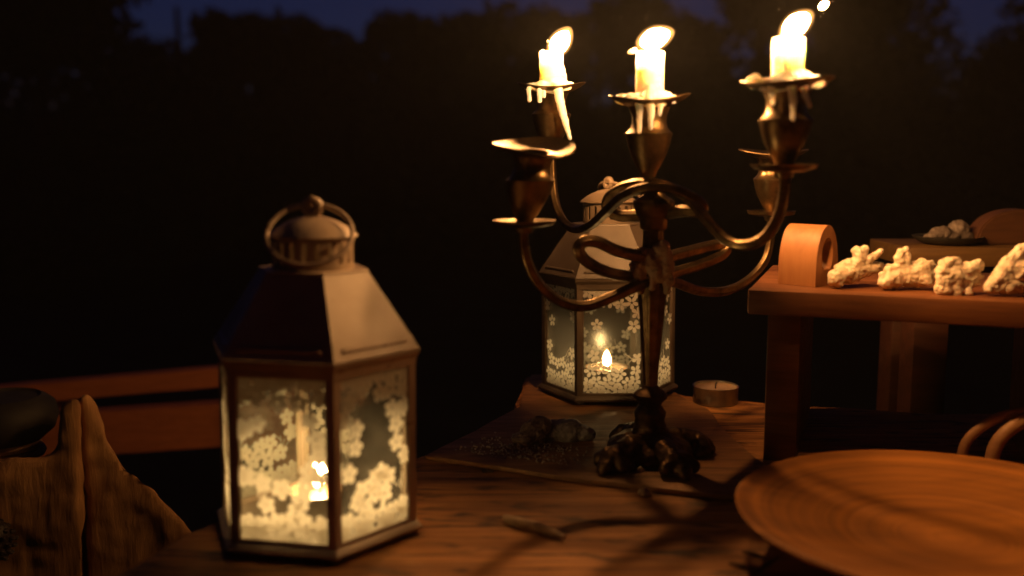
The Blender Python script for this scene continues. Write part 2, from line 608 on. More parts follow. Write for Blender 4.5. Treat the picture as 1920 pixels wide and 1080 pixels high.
def tree(name, x, y, h, w, label, seed, conifer=False, n=9000, size=0.11, group='trees behind the table'):
    r = random.Random(seed)
    t = thing(name, (x, y, GZ), label, 'tree', group)
    bm = bmesh.new()
    tr = 0.028 * h
    lean = r.uniform(-.04, .04) * h
    trunk = smooth_path([(0, 0, 0), (lean * .3, 0, h * .3), (lean * .7, 0.05, h * .6), (lean, 0, h * .93)], 6)
    tube(bm, trunk, lambda q: tr * (1.15 - q) + 0.01, 10)
    part("trunk", bm, M['bark'], t)
    lobes = []
    if conifer:
        k = 9
        for i in range(k):
            q = i / (k - 1)
            zz = h * (0.06 + 0.88 * q)
            ww = w * (0.5 if q < .8 else 0.5 * (1.25 - q) / .45)
            for j in range(3):
                a = r.uniform(0, 6.28)
                lobes.append((lean * q + math.cos(a) * ww * .35, math.sin(a) * ww * .35, zz + r.uniform(-.2, .2), ww * .8, ww * .8, h * .1))
    else:
        for i in range(12):
            a = i * 2.4 + r.uniform(-.4, .4)
            q = r.uniform(.30, .95)
            rad = w * .5 * (1 - abs(q - .5) ** 1.5) * r.uniform(.35, .8)
            p = (math.cos(a) * rad, math.sin(a) * rad, h * q)
            lobes.append((*p, w * r.uniform(.16, .28), w * r.uniform(.16, .28), h * r.uniform(.08, .15)))
            b2 = bmesh.new()
            st = Vector((lean * q * .5, 0, h * max(.18, q - .25)))
            tube(b2, smooth_path([st, st.lerp(Vector(p), .5) + Vector((0, 0, .1)), Vector(p)], 4), lambda t_: tr * .4 * (1.1 - t_), 6)
            part("limb", b2, M['bark'], t)
        for i in range(5):
            a = r.uniform(0, 6.28)
            lobes.append((math.cos(a) * w * .22, math.sin(a) * w * .22, h * r.uniform(.08, .3), w * .3, w * .3, h * .14))
    leaf_cloud("crown", lobes, n, size, M['leaf_b'] if conifer else M['leaf_a'], t, seed)
    return t

def sky_z(ypx, dist):
    return at(960, ypx, dist).z - GZ

def tree_at(name, xpx, ypx, dist, wpx, label, seed, **kw):
    p = at(xpx, ypx, dist)
    tree(name, p.x, dist, p.z - GZ, wpx * dist / F_PX, label, seed, **kw)

tree_at("broadleaf_tree", 60, -90, 7.5, 460, "tall dark tree at the left edge reaching above the picture", 11, n=14000, size=0.05)
tree_at("broadleaf_tree", 330, -24, 9.0, 330, "dark tree beside the tall left one, its crown sloping down to the right", 12, n=11000, size=0.055)
tree_at("broadleaf_tree", 560, 30, 10.0, 340, "ragged dark tree right behind the front lantern's cap", 13, n=11000, size=0.06)
tree_at("broadleaf_tree", 760, 34, 9.5, 320, "dark tree in the middle of the row under open sky", 14, n=11000, size=0.06)
tree_at("broadleaf_tree", 960, 8, 9.0, 320, "dark tree just left of the left candle flame", 15, n=11000, size=0.06)
tree_at("broadleaf_tree", 1180, -40, 8.0, 380, "tall dark tree behind the middle candle flame", 16, n=14000, size=0.05)
tree_at("broadleaf_tree", 1430, -90, 7.0, 380, "tall dark tree behind the right candle flame", 17, n=14000, size=0.045)
tree_at("conifer_tree", 1670, -150, 6.0, 320, "tall dark conifer left of the narrow sky gap", 18, conifer=True, n=16000, size=0.03)
tree_at("conifer_tree", 1925, -6, 5.5, 200, "clipped dark conifer right of the narrow sky gap", 19, conifer=True, n=14000, size=0.028)

tree_at("broadleaf_tree", 445, 22, 9.6, 240, "low dark tree filling the dip left of the front lantern's cap", 21, n=9000, size=0.06)
tree_at("broadleaf_tree", 860, 44, 9.7, 250, "low dark tree filling the dip between the middle trees", 22, n=9000, size=0.06)

def hedge(x0, x1, y, h, d, seed):
    t = thing("hedge", ((x0 + x1) / 2, y, GZ), "long low dark hedge closing off the garden behind the trees", "hedge")
    L = x1 - x0
    lobes = []
    k = int(L / 0.9)
    r = random.Random(seed)
    for i in range(k):
        xx = -L / 2 + (i + .5) * L / k
        for zz in (0.25, 0.6, 0.9):
            lobes.append((xx + r.uniform(-.2, .2), r.uniform(-.2, .2), h * zz, 0.62, d, h * .24 * r.uniform(.9, 1.15)))
    leaf_cloud("foliage", lobes, 26000, 0.065, M['leaf_a'], t, seed)
    for i in range(k):
        xx = -L / 2 + (i + .5) * L / k
        bm = bmesh.new()
        tube(bm, smooth_path([(xx, 0, 0), (xx + .05, .03, h * .4), (xx - .04, 0, h * .8)], 3), 0.03, 6)
        part("stem", bm, M['bark'], t)
    # a woody inner mass so that no daylight passes low down
    bm = bmesh.new()
    box(bm, (0, 0.1, h * .42), (L, d * .8, h * .8), bevel=0.2)
    part("inner_growth", bm, M['leaf_b'], t)
hedge(-8, 8, 11.6, 1.75, 0.4, 31)

# ------------------------------------------------------------------ table
def slab(outline, z0, z1, name, mat, parent, bevel=0.003, jitter=0.0, off=(0, 0, 0), seed=0):
    pts = []
    n = len(outline)
    for i in range(n):
        a, b = Vector(outline[i]), Vector(outline[(i + 1) % n])
        L = (b - a).length
        k = max(1, int(L / 0.02))
        for j in range(k):
            p = a.lerp(b, j / k)
            if jitter:
                nn = Vector((b.y - a.y, a.x - b.x)).normalized()
                p = p + nn * jitter * noise.noise(Vector((p.x * 25 + seed, p.y * 25, seed)))
            pts.append(p)
    bm = bmesh.new()
    vs = [bm.verts.new((p.x, p.y, z1)) for p in pts]
    f = bm.faces.new(vs)
    if f.normal.z < 0:
        f.normal_flip()
    bm.normal_update()
    ext = bmesh.ops.extrude_face_region(bm, geom=[f])
    nv = [e for e in ext['geom'] if isinstance(e, bmesh.types.BMVert)]
    bmesh.ops.translate(bm, vec=(0, 0, z0 - z1), verts=nv)
    bmesh.ops.recalc_face_normals(bm, faces=bm.faces)
    if bevel:
        es = [e for e in bm.edges if abs(e.verts[0].co.z - e.verts[1].co.z) < 1e-6]
        bmesh.ops.bevel(bm, geom=es, offset=bevel, segments=2, affect='EDGES', profile=0.5)
    return part(name, bm, mat, parent, True, off, R(40))

table = thing("wooden_table", (0.15, 0.45, GZ), "worn brown wooden table carrying the lanterns, candelabrum and plate", "table")
TAB = [(-.34, .02), (-.26, .2), (-.205, .38), (-.168, .5), (-.125, .575), (-.062, .630), (-.03, .685), (.002, .75), (.012, .868),
       (.10, .875), (.128, .822), (.142, .800), (.197, .776), (.262, .757), (.33, .742), (.66, .700), (.72, .3), (.62, .02)]
slab(TAB, -0.034, 0.0, "table_top", M['table'], table, 0.003, 0.004, (0.15, 0.45, GZ), 3)
for (x, y) in ((-.12, .2), (.10, .74), (.55, .75), (.5, .15)):
    bm = bmesh.new()
    box(bm, (x - .15, y - .45, (-0.035) / 2 + (-GZ) / 2 - 0.0175 + 0.0005), (.06, .06, -GZ - 0.035), bevel=0.003)
    part("leg", bm, M['bench'], table)

# dark board under candelabrum and rear lantern
BO = [(-.0555, .6235), (.0443, .575), (.1330, .5425), (.158, .60), (.150, .66), (.148, .74), (.135, .775), (.128, .812), (.10, .868), (.016, .862), (.006, .75), (-.026, .682)]
BT = 0.0035
board = slab(BO, 0.0004, BT, "dark_board", M['board'], None, 0.0006, 0.0025, (0, 0, 0), 9)
tag(board, "thin dark rough board lying under the candelabrum and the rear lantern", "board")

# grit spilled on the board
bm = bmesh.new()
for i in range(520):
    cx, cy = rnd.gauss(0.005, 0.024), rnd.gauss(0.628, 0.020)
    if cy < 0.612 - 0.48 * (cx - 0.0) + 0.002 or cx < -0.04 + (cy - .63) * .6 or cy > .70 or cx > 0.05:
        continue
    s = rnd.uniform(0.0004, 0.0011)
    mtx = Matrix.Translation((cx, cy, BT + s * .45)) @ Matrix.Rotation(rnd.uniform(0, 3), 4, Vector((rnd.random(), rnd.random(), rnd.random() + .01)).normalized()) @ Matrix.Diagonal((s, s * .8, s * .7, 1))
    g = bmesh.ops.create_icosphere(bm, subdivisions=1, radius=1.0)
    bmesh.ops.transform(bm, matrix=mtx, verts=g['verts'])
gr = part("salt_grit", bm, M['grit'], None, False)
tag(gr, "fine pale salt-like grit sprinkled over the dark board", "grit", kind='stuff')

def lump(name, blobs, voxel, mat, label, cat, amp, freq, amp2, freq2, seed, base=None, group=None, sm=2):
    bm = bmesh.new()
    for p, r, sc in blobs:
        ball(bm, p, r, 3, sc)
    b = Vector(base)
    me = fuse(bm, voxel, b, amp, freq, sm, amp2, freq2, seed)
    o = link(name, me, mat)
    o.location = b
    tag(o, label, cat, group)
    return o

p1 = at(1003, 838, 0.655); p2 = at(1062, 838, 0.66)
lump("rough_stone", [((p1.x, p1.y, BT + .006), .010, (1, 1, .9)), ((p1.x + .004, p1.y, BT + .010), .008, (1, 1, .9)), ((p1.x - .006, p1.y - .004, BT + .003), .008, (1.2, 1, .6))],
     0.0007, M['rock'], "rounded brown stone on the dark board, left of the two", "stone", .0012, 150, .0006, 600, 1, (p1.x, p1.y, BT - .001), "stones on the dark board")
lump("rough_stone", [((p2.x, p2.y, BT + .005), .010, (1.3, 1, .9)), ((p2.x - .008, p2.y, BT + .006), .008, (1, 1, .9)), ((p2.x + .011, p2.y, BT + .004), .0075, (1.2, 1, .8)), ((p2.x + .002, p2.y, BT + .009), .006, (1, 1, .8))],
     0.0007, M['rock_grey'], "flatter greyish stone on the dark board, nearer the candelabrum stem", "stone", .0014, 140, .0006, 600, 2, (p2.x, p2.y, BT - .001), "stones on the dark board")

# ------------------------------------------------------------------ lanterns
RB, RE, RR = 0.0522, 0.0556, 0.0292
ZG0, ZG1, ZE, ZR = 0.0085, 0.0900, 0.0975, 0.1358

def hexp(r, k, z):
    a = k * math.pi / 3 - math.pi / 2
    return Vector((r * math.cos(a), r * math.sin(a), z))

def hex_ring(bm, prof):
    rings = [[bm.verts.new(hexp(r, k, z)) for k in range(6)] for r, z in prof]
    for A, B in zip(rings, rings[1:]):
        for k in range(6):
            j = (k + 1) % 6
            bm.faces.new((A[k], A[j], B[j], B[k]))
    return rings

def flower_mesh(seed, dense):
    """white five-petalled print, one flat petal shape beside the other (u across, v up, w out)"""
    r = random.Random(seed)
    V, Fc = [], []
    W, Hh = 0.0445, ZG1 - ZG0
    lay = [0]
    def petal(cx, cy, ang, ln, wd):
        lay[0] += 1
        w = 0.0010 + 0.0000035 * lay[0]
        i = len(V)
        m = 10
        for q in range(m):
            a = 2 * math.pi * q / m
            x = ln * .5 * math.cos(a)
            y = wd * .5 * math.sin(a) * (1.0 + .25 * math.cos(a))
            V.append((cx + x * math.cos(ang) - y * math.sin(ang), cy + x * math.sin(ang) + y * math.cos(ang), w))
        Fc.append(tuple(range(i, i + m)))
    def flower(u, v, s):
        a0 = r.uniform(0, 6.28)
        for q in range(5):
            a = a0 + q * 2 * math.pi / 5
            cx, cy = u + math.cos(a) * s * .56, v + math.sin(a) * s * .56
            lim = W / 2
            if abs(cx) > lim - s * .3 or cy < s * .25 or cy > Hh - s * .25:
                cx = max(-lim + s * .36, min(lim - s * .36, cx)); cy = max(s * .36, min(Hh - s * .36, cy))
            petal(cx, cy, a, s * (.95 if dense else .86), s * (.74 if dense else .58))
    placed = []
    def tryp(v0, v1, n, gap, s0, s1, edge=False, mid=False):
        for _ in range(n):
            for _t in range(12):
                u = r.uniform(-W / 2 + .002, W / 2 - .002)
                v = r.uniform(v0, v1)
                if mid and abs(u) > W * .30:
                    continue
                if edge and abs(u) < W * .22:
                    continue
                if all((u - a) ** 2 + (v - b) ** 2 > gap * gap for a, b in placed):
                    placed.append((u, v))
                    flower(u, v, r.uniform(s0, s1))
                    break
    # bottom meadow, dense, thinning upward
    for rw in range(2):
        nn = 6
        for q in range(nn):
            u = -W / 2 + (q + .5) * W / nn + r.uniform(-.001, .001)
            v = .0030 + rw * (.0058 if dense else .0062) + r.uniform(-.001, .001)
            placed.append((u, v)); flower(u, v, r.uniform(.0046, .0053))
    tryp(.014, .021 if not dense else .030, 5 if not dense else 8, .0062 if not dense else .0056, 0.0046, .0054, False, dense)
    tryp(.021, .034, 2, .0080, 0.0046, .0054, True) if not dense else tryp(.028, .046, 4, .0066, 0.0046, .0054, True)
    # top boughs
    for q in range(6):
        u = -W / 2 + (q + .5) * W / 6 + r.uniform(-.001, .001)
        v = Hh - .003 + r.uniform(-.001, .001)
        placed.append((u, v)); flower(u, v, r.uniform(0.0046, .0054))
    tryp(Hh - .013, Hh - .006, 7 if dense else 4, .0062, 0.0046, .0054)
    tryp(Hh - .030, Hh - .012, 7 if dense else 3, .0072, 0.0046, .0054, True)
    # thin stalks joining the flowers
    for _ in range(9):
        u = r.uniform(-W / 2 + .004, W / 2 - .004)
        v = .018 + r.random() * .010
        u2, v2 = max(-W / 2 + .002, min(W / 2 - .002, u + r.uniform(-.007, .007))), v + r.uniform(.003, .007)
        d = Vector((u2 - u, v2 - v)).normalized()
        nx, ny = -d.y * .00022, d.x * .00022
        lay[0] += 1
        w = 0.0010 + 0.0000035 * lay[0]
        i = len(V)
        V.extend([(u + nx, v + ny, w), (u2 + nx, v2 + ny, w), (u2 - nx, v2 - ny, w), (u - nx, v - ny, w)])
        Fc.append((i, i + 1, i + 2, i + 3))
    me = bpy.data.meshes.new("flower_print")
    me.from_pydata(V, [], Fc)
    me.materials.append(M['frost'])
    return me

prints = [flower_mesh(100 + i, i < 6) for i in range(12)]

def lantern(loc, rz, label, ring_az, ring_tilt, tip=(0, 0), order=0, coat='paint', roof='paint', pane_mat='glass'):
    t = thing("lantern", loc, label, "lantern", "cream metal lanterns", rz)
    t.rotation_euler = (tip[0], tip[1], rz)
    # base tray with flange
    bm = bmesh.new()
    rings = hex_ring(bm, [(RE - .004, .0025), (RE + .0006, .003), (RE + .0010, .0045), (RE - .0005, .0060), (RB + .0010, .0070), (RB + .0006, ZG0 + .0006), (RB - .003, ZG0 + .0006), (RB - .0035, .0065)])
    bm.faces.new(list(reversed(rings[0])))
    bm.faces.new(rings[-1])
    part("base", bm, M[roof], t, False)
    for k in range(6):
        bm = bmesh.new()
        lathe(bm, [(0, 0), (.0030, 0), (.0034, .0012), (.0032, .0028), (0, .0028)], 14, hexp(RE - .008, k, 0))
        part("foot", bm, M[coat], t)
    # corner posts, folded sheet metal
    for k in range(6):
        bm = bmesh.new()
        p = hexp(RB, k, 0)
        out = p.normalized()
        a1 = (hexp(1, k + 1, 0) - hexp(1, k, 0)).normalized()
        a0 = (hexp(1, k - 1, 0) - hexp(1, k, 0)).normalized()
        w, th = .0040, .0013
        prof = [p + out * .0012, p + a1 * w + out * .0007, p + a1 * w - out * th, p - out * (th + .0004), p + a0 * w - out * th, p + a0 * w + out * .0007]
        lo = [bm.verts.new((q.x, q.y, ZG0 - .001)) for q in prof]
        hi = [bm.verts.new((q.x, q.y, ZG1 + .001)) for q in prof]
        for i in range(6):
            j = (i + 1) % 6
            bm.faces.new((lo[i], lo[j], hi[j], hi[i]))
        bm.faces.new(list(reversed(lo))); bm.faces.new(hi)
        bmesh.ops.recalc_face_normals(bm, faces=bm.faces)
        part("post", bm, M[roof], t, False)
    # glass panes with printed blossom
    for k in range(6):
        c = (hexp(RB - .0018, k, 0) + hexp(RB - .0018, k + 1, 0)) / 2
        out = c.normalized()
        ux = Vector((-out.y, out.x, 0))
        Mx = Matrix((( ux.x, 0, out.x, c.x), (ux.y, 0, out.y, c.y), (0, 1, 0, ZG0), (0, 0, 0, 1)))
        bm = bmesh.new()
        box(bm, (0, (ZG1 - ZG0) / 2, -.0003), (.0478, ZG1 - ZG0 - .0006, .0012))
        pane = part("glass_pane", bm, M[pane_mat], t, False)
        pane.matrix_local = Mx
        link("flower_print", prints[k + order], None, pane)
    # eave band
    bm = bmesh.new()
    hex_ring(bm, [(RB - .004, ZG1 - .0008), (RB + .0012, ZG1 - .0008), (RB + .0018, ZG1 + .003), (RE, ZE - .002), (RE + .0004, ZE), (RB - .006, ZE - .0006), (RB - .006, ZG1 - .0002), (RB - .004, ZG1 - .0008)])
    bmesh.ops.remove_doubles(bm, verts=bm.verts, dist=1e-6)
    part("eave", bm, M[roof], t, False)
    # six roof panels, each with an embossed bar
    for k in range(6):
        bm = bmesh.new()
        A, B = hexp(RE - .0001, k, ZE + .0004), hexp(RE - .0001, k + 1, ZE + .0004)
        C, D = hexp(RR, k + 1, ZR), hexp(RR, k, ZR)
        nrm = (B - A).cross(D - A).normalized()
        def q(u, v, h=0.0):
            return A.lerp(B, u).lerp(D.lerp(C, u), v) + nrm * h
        us = [0.0, .09, .12, .88, .91, 1.0]
        vs = [0.0, .085, .105, .125, .145, 0.5, 1.0]
        grid = {}
        for i, u in enumerate(us):
            for j, v in enumerate(vs):
                h = .0011 if (2 <= i <= 3 and 2 <= j <= 3) else 0.0
                grid[i, j] = bm.verts.new(q(u, v, h))
        for i in range(len(us) - 1):
            for j in range(len(vs) - 1):
                bm.faces.new((grid[i, j], grid[i + 1, j], grid[i + 1, j + 1], grid[i, j + 1]))
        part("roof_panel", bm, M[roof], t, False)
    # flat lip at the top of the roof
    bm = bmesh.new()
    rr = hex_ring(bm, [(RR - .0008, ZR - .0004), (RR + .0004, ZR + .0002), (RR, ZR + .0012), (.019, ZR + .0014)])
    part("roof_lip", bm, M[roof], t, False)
    # slotted collar
    bm = bmesh.new()
    n = 20
    z0, z1 = ZR + .001, ZR + .0175
    cr, ci = .0204, .0197
    box_h = [(z0, z0 + .0035), (z1 - .0028, z1)]
    for (a, b) in box_h:
        lathe(bm, [(ci, a), (cr, a), (cr, b), (ci, b), (ci, a)], 60)
    for k in range(n):
        a0 = (k + .0) / n * 2 * math.pi
        a1 = a0 + 2 * math.pi / n * .62
        m = 3
        vs_ = []
        for i in range(m + 1):
            a = a0 + (a1 - a0) * i / m
            vs_.append([bm.verts.new((rad * math.cos(a), rad * math.sin(a), z)) for rad in (ci, cr) for z in (z0 + .0034, z1 - .0027)])
        for i in range(m):
            p_, q_ = vs_[i], vs_[i + 1]
            bm.faces.new((p_[2], q_[2], q_[3], p_[3]))
            bm.faces.new((q_[0], p_[0], p_[1], q_[1]))
        for e in (vs_[0], vs_[-1]):
            bm.faces.new((e[0], e[2], e[3], e[1]))
    bmesh.ops.recalc_face_normals(bm, faces=bm.faces)
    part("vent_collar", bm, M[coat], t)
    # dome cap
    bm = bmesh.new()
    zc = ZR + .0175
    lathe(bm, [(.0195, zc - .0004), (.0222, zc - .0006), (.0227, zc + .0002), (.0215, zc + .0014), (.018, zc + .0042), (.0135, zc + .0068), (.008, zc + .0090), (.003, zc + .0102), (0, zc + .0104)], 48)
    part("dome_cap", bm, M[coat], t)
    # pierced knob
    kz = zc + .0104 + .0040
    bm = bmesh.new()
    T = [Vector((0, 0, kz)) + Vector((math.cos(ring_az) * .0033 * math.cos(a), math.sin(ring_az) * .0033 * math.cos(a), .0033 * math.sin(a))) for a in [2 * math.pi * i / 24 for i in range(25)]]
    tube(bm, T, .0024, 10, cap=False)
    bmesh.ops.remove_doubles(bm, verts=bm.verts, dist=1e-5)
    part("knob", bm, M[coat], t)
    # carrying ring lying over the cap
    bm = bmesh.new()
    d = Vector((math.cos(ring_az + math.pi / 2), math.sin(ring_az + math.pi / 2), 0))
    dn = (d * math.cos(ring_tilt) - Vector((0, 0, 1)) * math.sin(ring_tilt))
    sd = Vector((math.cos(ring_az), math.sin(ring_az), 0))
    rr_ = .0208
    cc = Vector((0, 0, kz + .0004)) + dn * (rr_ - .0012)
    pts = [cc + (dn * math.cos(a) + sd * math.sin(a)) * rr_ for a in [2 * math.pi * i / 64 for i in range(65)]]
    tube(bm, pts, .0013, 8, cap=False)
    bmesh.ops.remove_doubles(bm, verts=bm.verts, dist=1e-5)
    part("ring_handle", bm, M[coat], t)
    return t

def flame_mesh(base, tip, rad, belly=0.36):
    b, e = Vector(base), Vector(tip)
    ax = e - b
    L = ax.length
    bm = bmesh.new()
    prof = []
    n = 18
    for i in range(n + 1):
        s = i / n
        q = s ** (math.log(0.5) / math.log(belly))
        r = math.sin(q * math.pi) ** 0.62
        prof.append((max(0.0, r * rad) if 0 < i < n else 0.0, s * L))
    lathe(bm, prof, 20)
    q = Vector((0, 0, 1)).rotation_difference(ax.normalized()).to_matrix().to_4x4()
    bmesh.ops.transform(bm, matrix=Matrix.Translation(b) @ q, verts=bm.verts)
    return bm

def tealight(loc, label, lit, flame=None, lean=(0, 0), rz=0.0, fm='tea_flame'):
    t = thing("tealight", loc, label, "tealight", "tealights in tin cups", rz)
    r, h = .0178, .0138
    bm = bmesh.new()
    def wob(rr, a, z):
        return rr * (1 + .010 * math.sin(a * 3 + 1) + .006 * math.sin(a * 17)), z
    lathe(bm, [(0, 0), (r - .0012, 0), (r - .0003, .0006), (r - .0002, .002), (r - .0005, .006), (r - .0003, .012), (r + .0002, h - .0003), (r + .0003, h), (r - .0004, h), (r - .0007, h - .003), (r - .0009, .008)], 72, (0, 0, 0), wob)
    part("tin_cup", bm, M['tin'], t)
    bm = bmesh.new()
    lathe(bm, [(0, h - .0027), (.003, h - .0026), (r * .6, h - .0024), (r - .0018, h - .0020), (r - .0009, h - .0013), (r - .0009, h - .006)], 48)
    part("wax", bm, M['tea_wax'], t)
    bm = bmesh.new()
    tube(bm, smooth_path([(0, 0, h - .004), (0.0003, 0, h), (.0010, -.0002, h + .0012), (.0026, -.0004, h + .0016)], 5), .0006, 6)
    part("wick", bm, M['wick'], t)
    if lit:
        fl = part("flame", flame_mesh((0.0005, 0, h + .0004), (lean[0], lean[1], h + flame[0] * .9), flame[1] * .74), M[fm], t)
        part("flame_mantle", flame_mesh((0.0005, 0, h - .0010), (lean[0], lean[1], h + flame[0] * 1.05), flame[1] * 1.1), M['mantle'], fl)
    return t

L1 = (-0.1022, 0.5085, 0.0)
L2 = (0.0778, 0.7980, BT)
lantern(L1, 0.353, "cream metal lantern with blossom-printed glass at the left front, blurred and glowing", R(165), R(42), (0, R(0.5)), 0)
lantern(L2, -0.552, "cream metal lantern with blossom-printed glass behind the candelabrum stem", R(-20), R(38), (0, R(-0.6)), 6, 'paint_shaded', 'paint_deep_shade', 'glass_smeared')
tealight((L1[0] + .001, L1[1] + .002, ZG0 - .0018), "lit tealight burning inside the front lantern", True, (.0165, .0060), (-.0005, 0))
tealight((L2[0] - .0015, L2[1] + .000, BT + ZG0 - .0018), "lit tealight burning inside the lantern behind the candelabrum", True, (.0150, .0044), (.0, 0), fm='tea_low')
tp = at(1343, 752, 0.772)
tealight((tp.x, 0.776, 0.0), "unlit tealight standing on the table right of the rear lantern", False, rz=1.2)

# ------------------------------------------------------------------ candelabrum
CY = 0.62
CX = at(1222, 600, CY).x
base_z = BT
can = thing("candelabrum", (CX, CY, base_z), "tarnished brass five-branch candelabrum with three burning candles, wax dripped down it", "candelabrum")
CO = Vector((CX, CY, base_z))

def zrow(y, Y=CY):
    return at(1222, y, Y).z

def prof_rows(rows, Y=CY):
    return [(px(hw, Y), zrow(y, Y)) for (y, hw) in rows]

def lathe_part(name, rows, mat, seg=48, fn=None):
    bm = bmesh.new()
    pr = prof_rows(rows)
    pr = [(0, pr[0][1])] + pr + [(0, pr[-1][1])]
    lathe(bm, pr, seg, (CX, CY, 0), fn)
    bmesh.ops.recalc_face_normals(bm, faces=bm.faces)
    return part(name, bm, mat, can, True, CO, R(50))

def flute(r, a, z):
    return r * (1 + .045 * math.cos(a * 10)), z
lathe_part("stem", [(722, 13), (700, 14), (650, 18), (600, 22), (555, 26), (530, 28), (505, 30), (490, 29), (480, 26), (470, 20), (440, 18.5), (430, 19)], M['brass'], 60, flute)
lathe_part("knop", [(815, 36), (800, 31), (785, 28), (778, 30), (772, 31), (766, 26), (758, 21), (752, 24), (745, 32), (738, 33), (732, 26), (727, 17), (722, 14)], M['bronze'])
lathe_part("hub", [(432, 20), (428, 25), (415, 26), (408, 27), (400, 33), (388, 37), (380, 39), (376, 38), (371, 30), (366, 22), (355, 18), (345, 17)], M['brass'])

# cast foot: a bell flaring into four leafy scroll lobes
bm = bmesh.new()
for i in range(14):
    q = i / 13
    z = base_z + .004 + (zrow(800) - base_z - .004) * q
    r = .0170 * (1 - q) ** 2.4 + .0108
    ball(bm, (CX, CY, z), r, 3, (1, 1, .5))
feet = [(-.026, -.030), (.012, -.038), (.031, .006), (-.010, .028)]
for i, (fx, fy) in enumerate(feet):
    a = Vector((CX, CY, base_z + .009))
    b = Vector((CX + fx, CY + fy, base_z + .0070))
    chain(bm, [a, a.lerp(b, .55) + Vector((0, 0, .002)), b], [.0080, .0088, .0084])
    d = Vector((fx, fy, 0)).normalized()
    s = Vector((-d.y, d.x, 0))
    for sg in (-1, 1):
        c = b + s * sg * .0085 + d * .002
        chain(bm, [b + s * sg * .004 + Vector((0, 0, .003)), c + Vector((0, 0, -.001)), c - d * .004 + Vector((0, 0, -.0035))], [.0050, .0046, .0036])
    ball(bm, b + d * .006 + Vector((0, 0, -.002)), .0058, 2)
    ball(bm, b + d * .009 + Vector((0, 0, -.0045)), .0040, 2)
for v in bm.verts:
    if v.co.z < base_z + .0003:
        v.co.z = base_z + .0003
me = fuse(bm, .0007, CO, .0010, 170, 9, .0003, 420, 5)
link("cast_foot", me, M['bronze'], can)

def reed(a):
    return 1.0 + .10 * math.cos(5 * a + .6) + .05 * math.cos(2 * a)

def arm(pts, r=.0035):
    bm = bmesh.new()
    path = smooth_path([at(*p) for p in pts], 9)
    tube(bm, path, lambda t: r * (1.0 - .18 * t), 24, reed)
    return part("arm", bm, M['brass'], can, True, CO, R(60))

# right front (upper)
arm([(1200, 404, .628), (1165, 405, .634), (1140, 392, .637), (1142, 370, .634), (1168, 352, .628), (1205, 344, .618), (1248, 350, .606), (1292, 374, .596), (1330, 418, .584),
     (1362, 450, .575), (1395, 460, .567), (1432, 446, .560), (1458, 408, .555), (1470, 360, .552), (1470, 322, .550)])
# left back (upper)
arm([(1244, 402, .618), (1280, 396, .606), (1308, 396, .598), (1316, 384, .594), (1292, 366, .594), (1250, 352, .596), (1206, 353, .600), (1168, 368, .613), (1136, 397, .635),
     (1108, 422, .660), (1080, 430, .685), (1056, 414, .708), (1042, 384, .722), (1036, 340, .732), (1034, 292, .735)])
# left front (lower)
arm([(1246, 484, .632), (1300, 470, .652), (1340, 460, .668), (1362, 462, .672), (1350, 480, .667), (1308, 498, .652), (1262, 512, .640), (1205, 532, .612), (1150, 556, .602),
     (1098, 574, .597), (1052, 566, .592), (1012, 534, .587), (990, 494, .583), (982, 455, .581), (982, 428, .580)])
# right back (lower)
arm([(1204, 482, .612), (1160, 472, .602), (1122, 455, .594), (1095, 453, .589), (1084, 466, .587), (1098, 488, .590), (1140, 510, .598), (1200, 520, .622), (1262, 528, .654),
     (1312, 545, .682), (1362, 545, .704), (1405, 524, .718), (1436, 486, .726), (1446, 440, .730), (1446, 408, .731)])

def holder(pan_px, Y, H=.0455, tilt=(0, 0), saddle=.002, sph=0.4, scale=1.0, ped=True, lean=0.0):
    """drip pan, vase-shaped cup and flared wavy bobeche, foot of it at pan_px"""
    p = at(pan_px[0], pan_px[1], Y)
    k = H / .0455 * scale
    if ped:
        bm = bmesh.new()
        lathe(bm, [(0, -.004 * k), (.0045, -.004 * k), (.0055, -.001 * k), (.010, -.0006 * k), (.0165, .0010 * k), (.0180 * scale, .0030 * k), (.0182 * scale, .0036 * k), (.0176 * scale, .0036 * k), (.0155, .0018 * k), (.008, .0012 * k), (.005, .003 * k), (0, .003 * k)], 48, p)
        part("drip_pan", bm, M['brass'], can, True, CO, R(50))
    bm = bmesh.new()
    s = scale
    lathe(bm, [(0, .0020 * k), (.0048 * s, .0020 * k), (.0052 * s, .0045 * k), (.0075 * s, .008 * k), (.0105 * s, .014 * k), (.0126 * s, .020 * k), (.0137 * s, .0250 * k), (.0142 * s, .0262 * k), (.0143 * s, .0272 * k),
               (.0128 * s, .0285 * k), (.0112 * s, .0305 * k), (.0104 * s, .0335 * k), (.0106 * s, .0375 * k), (.0120 * s, .0410 * k), (.0128 * s, .0425 * k), (.0110 * s, .0425 * k), (.0095 * s, .040 * k), (0, .040 * k)], 48, p)
    for v in bm.verts:
        v.co.x += lean * (v.co.z - p.z)
    part("candle_cup", bm, M['brass'], can, True, CO, R(50))
    bm = bmesh.new()
    top = p + Vector((lean * .0425 * k, 0, .0425 * k))
    def wv(r, a, z):
        q = max(0.0, (r - .012) / .012)
        return r * (1 + .03 * math.cos(4 * a + sph)), z + q * (saddle * math.cos(2 * a + sph)) + r * (tilt[0] * math.cos(a) + tilt[1] * math.sin(a))
    lathe(bm, [(.0092, .0004), (.0125, .0002), (.0165, .0012), (.0205, .0026), (.0232, .0042), (.0240, .0047), (.0236, .0054), (.0202, .0036), (.0160, .0022), (.0120, .0012), (.0092, .0014), (.0092, .0004)], 64, top, wv)
    bmesh.ops.recalc_face_normals(bm, faces=bm.faces)
    part("bobeche", bm, M['brass'], can, True, CO, R(60))
    return top

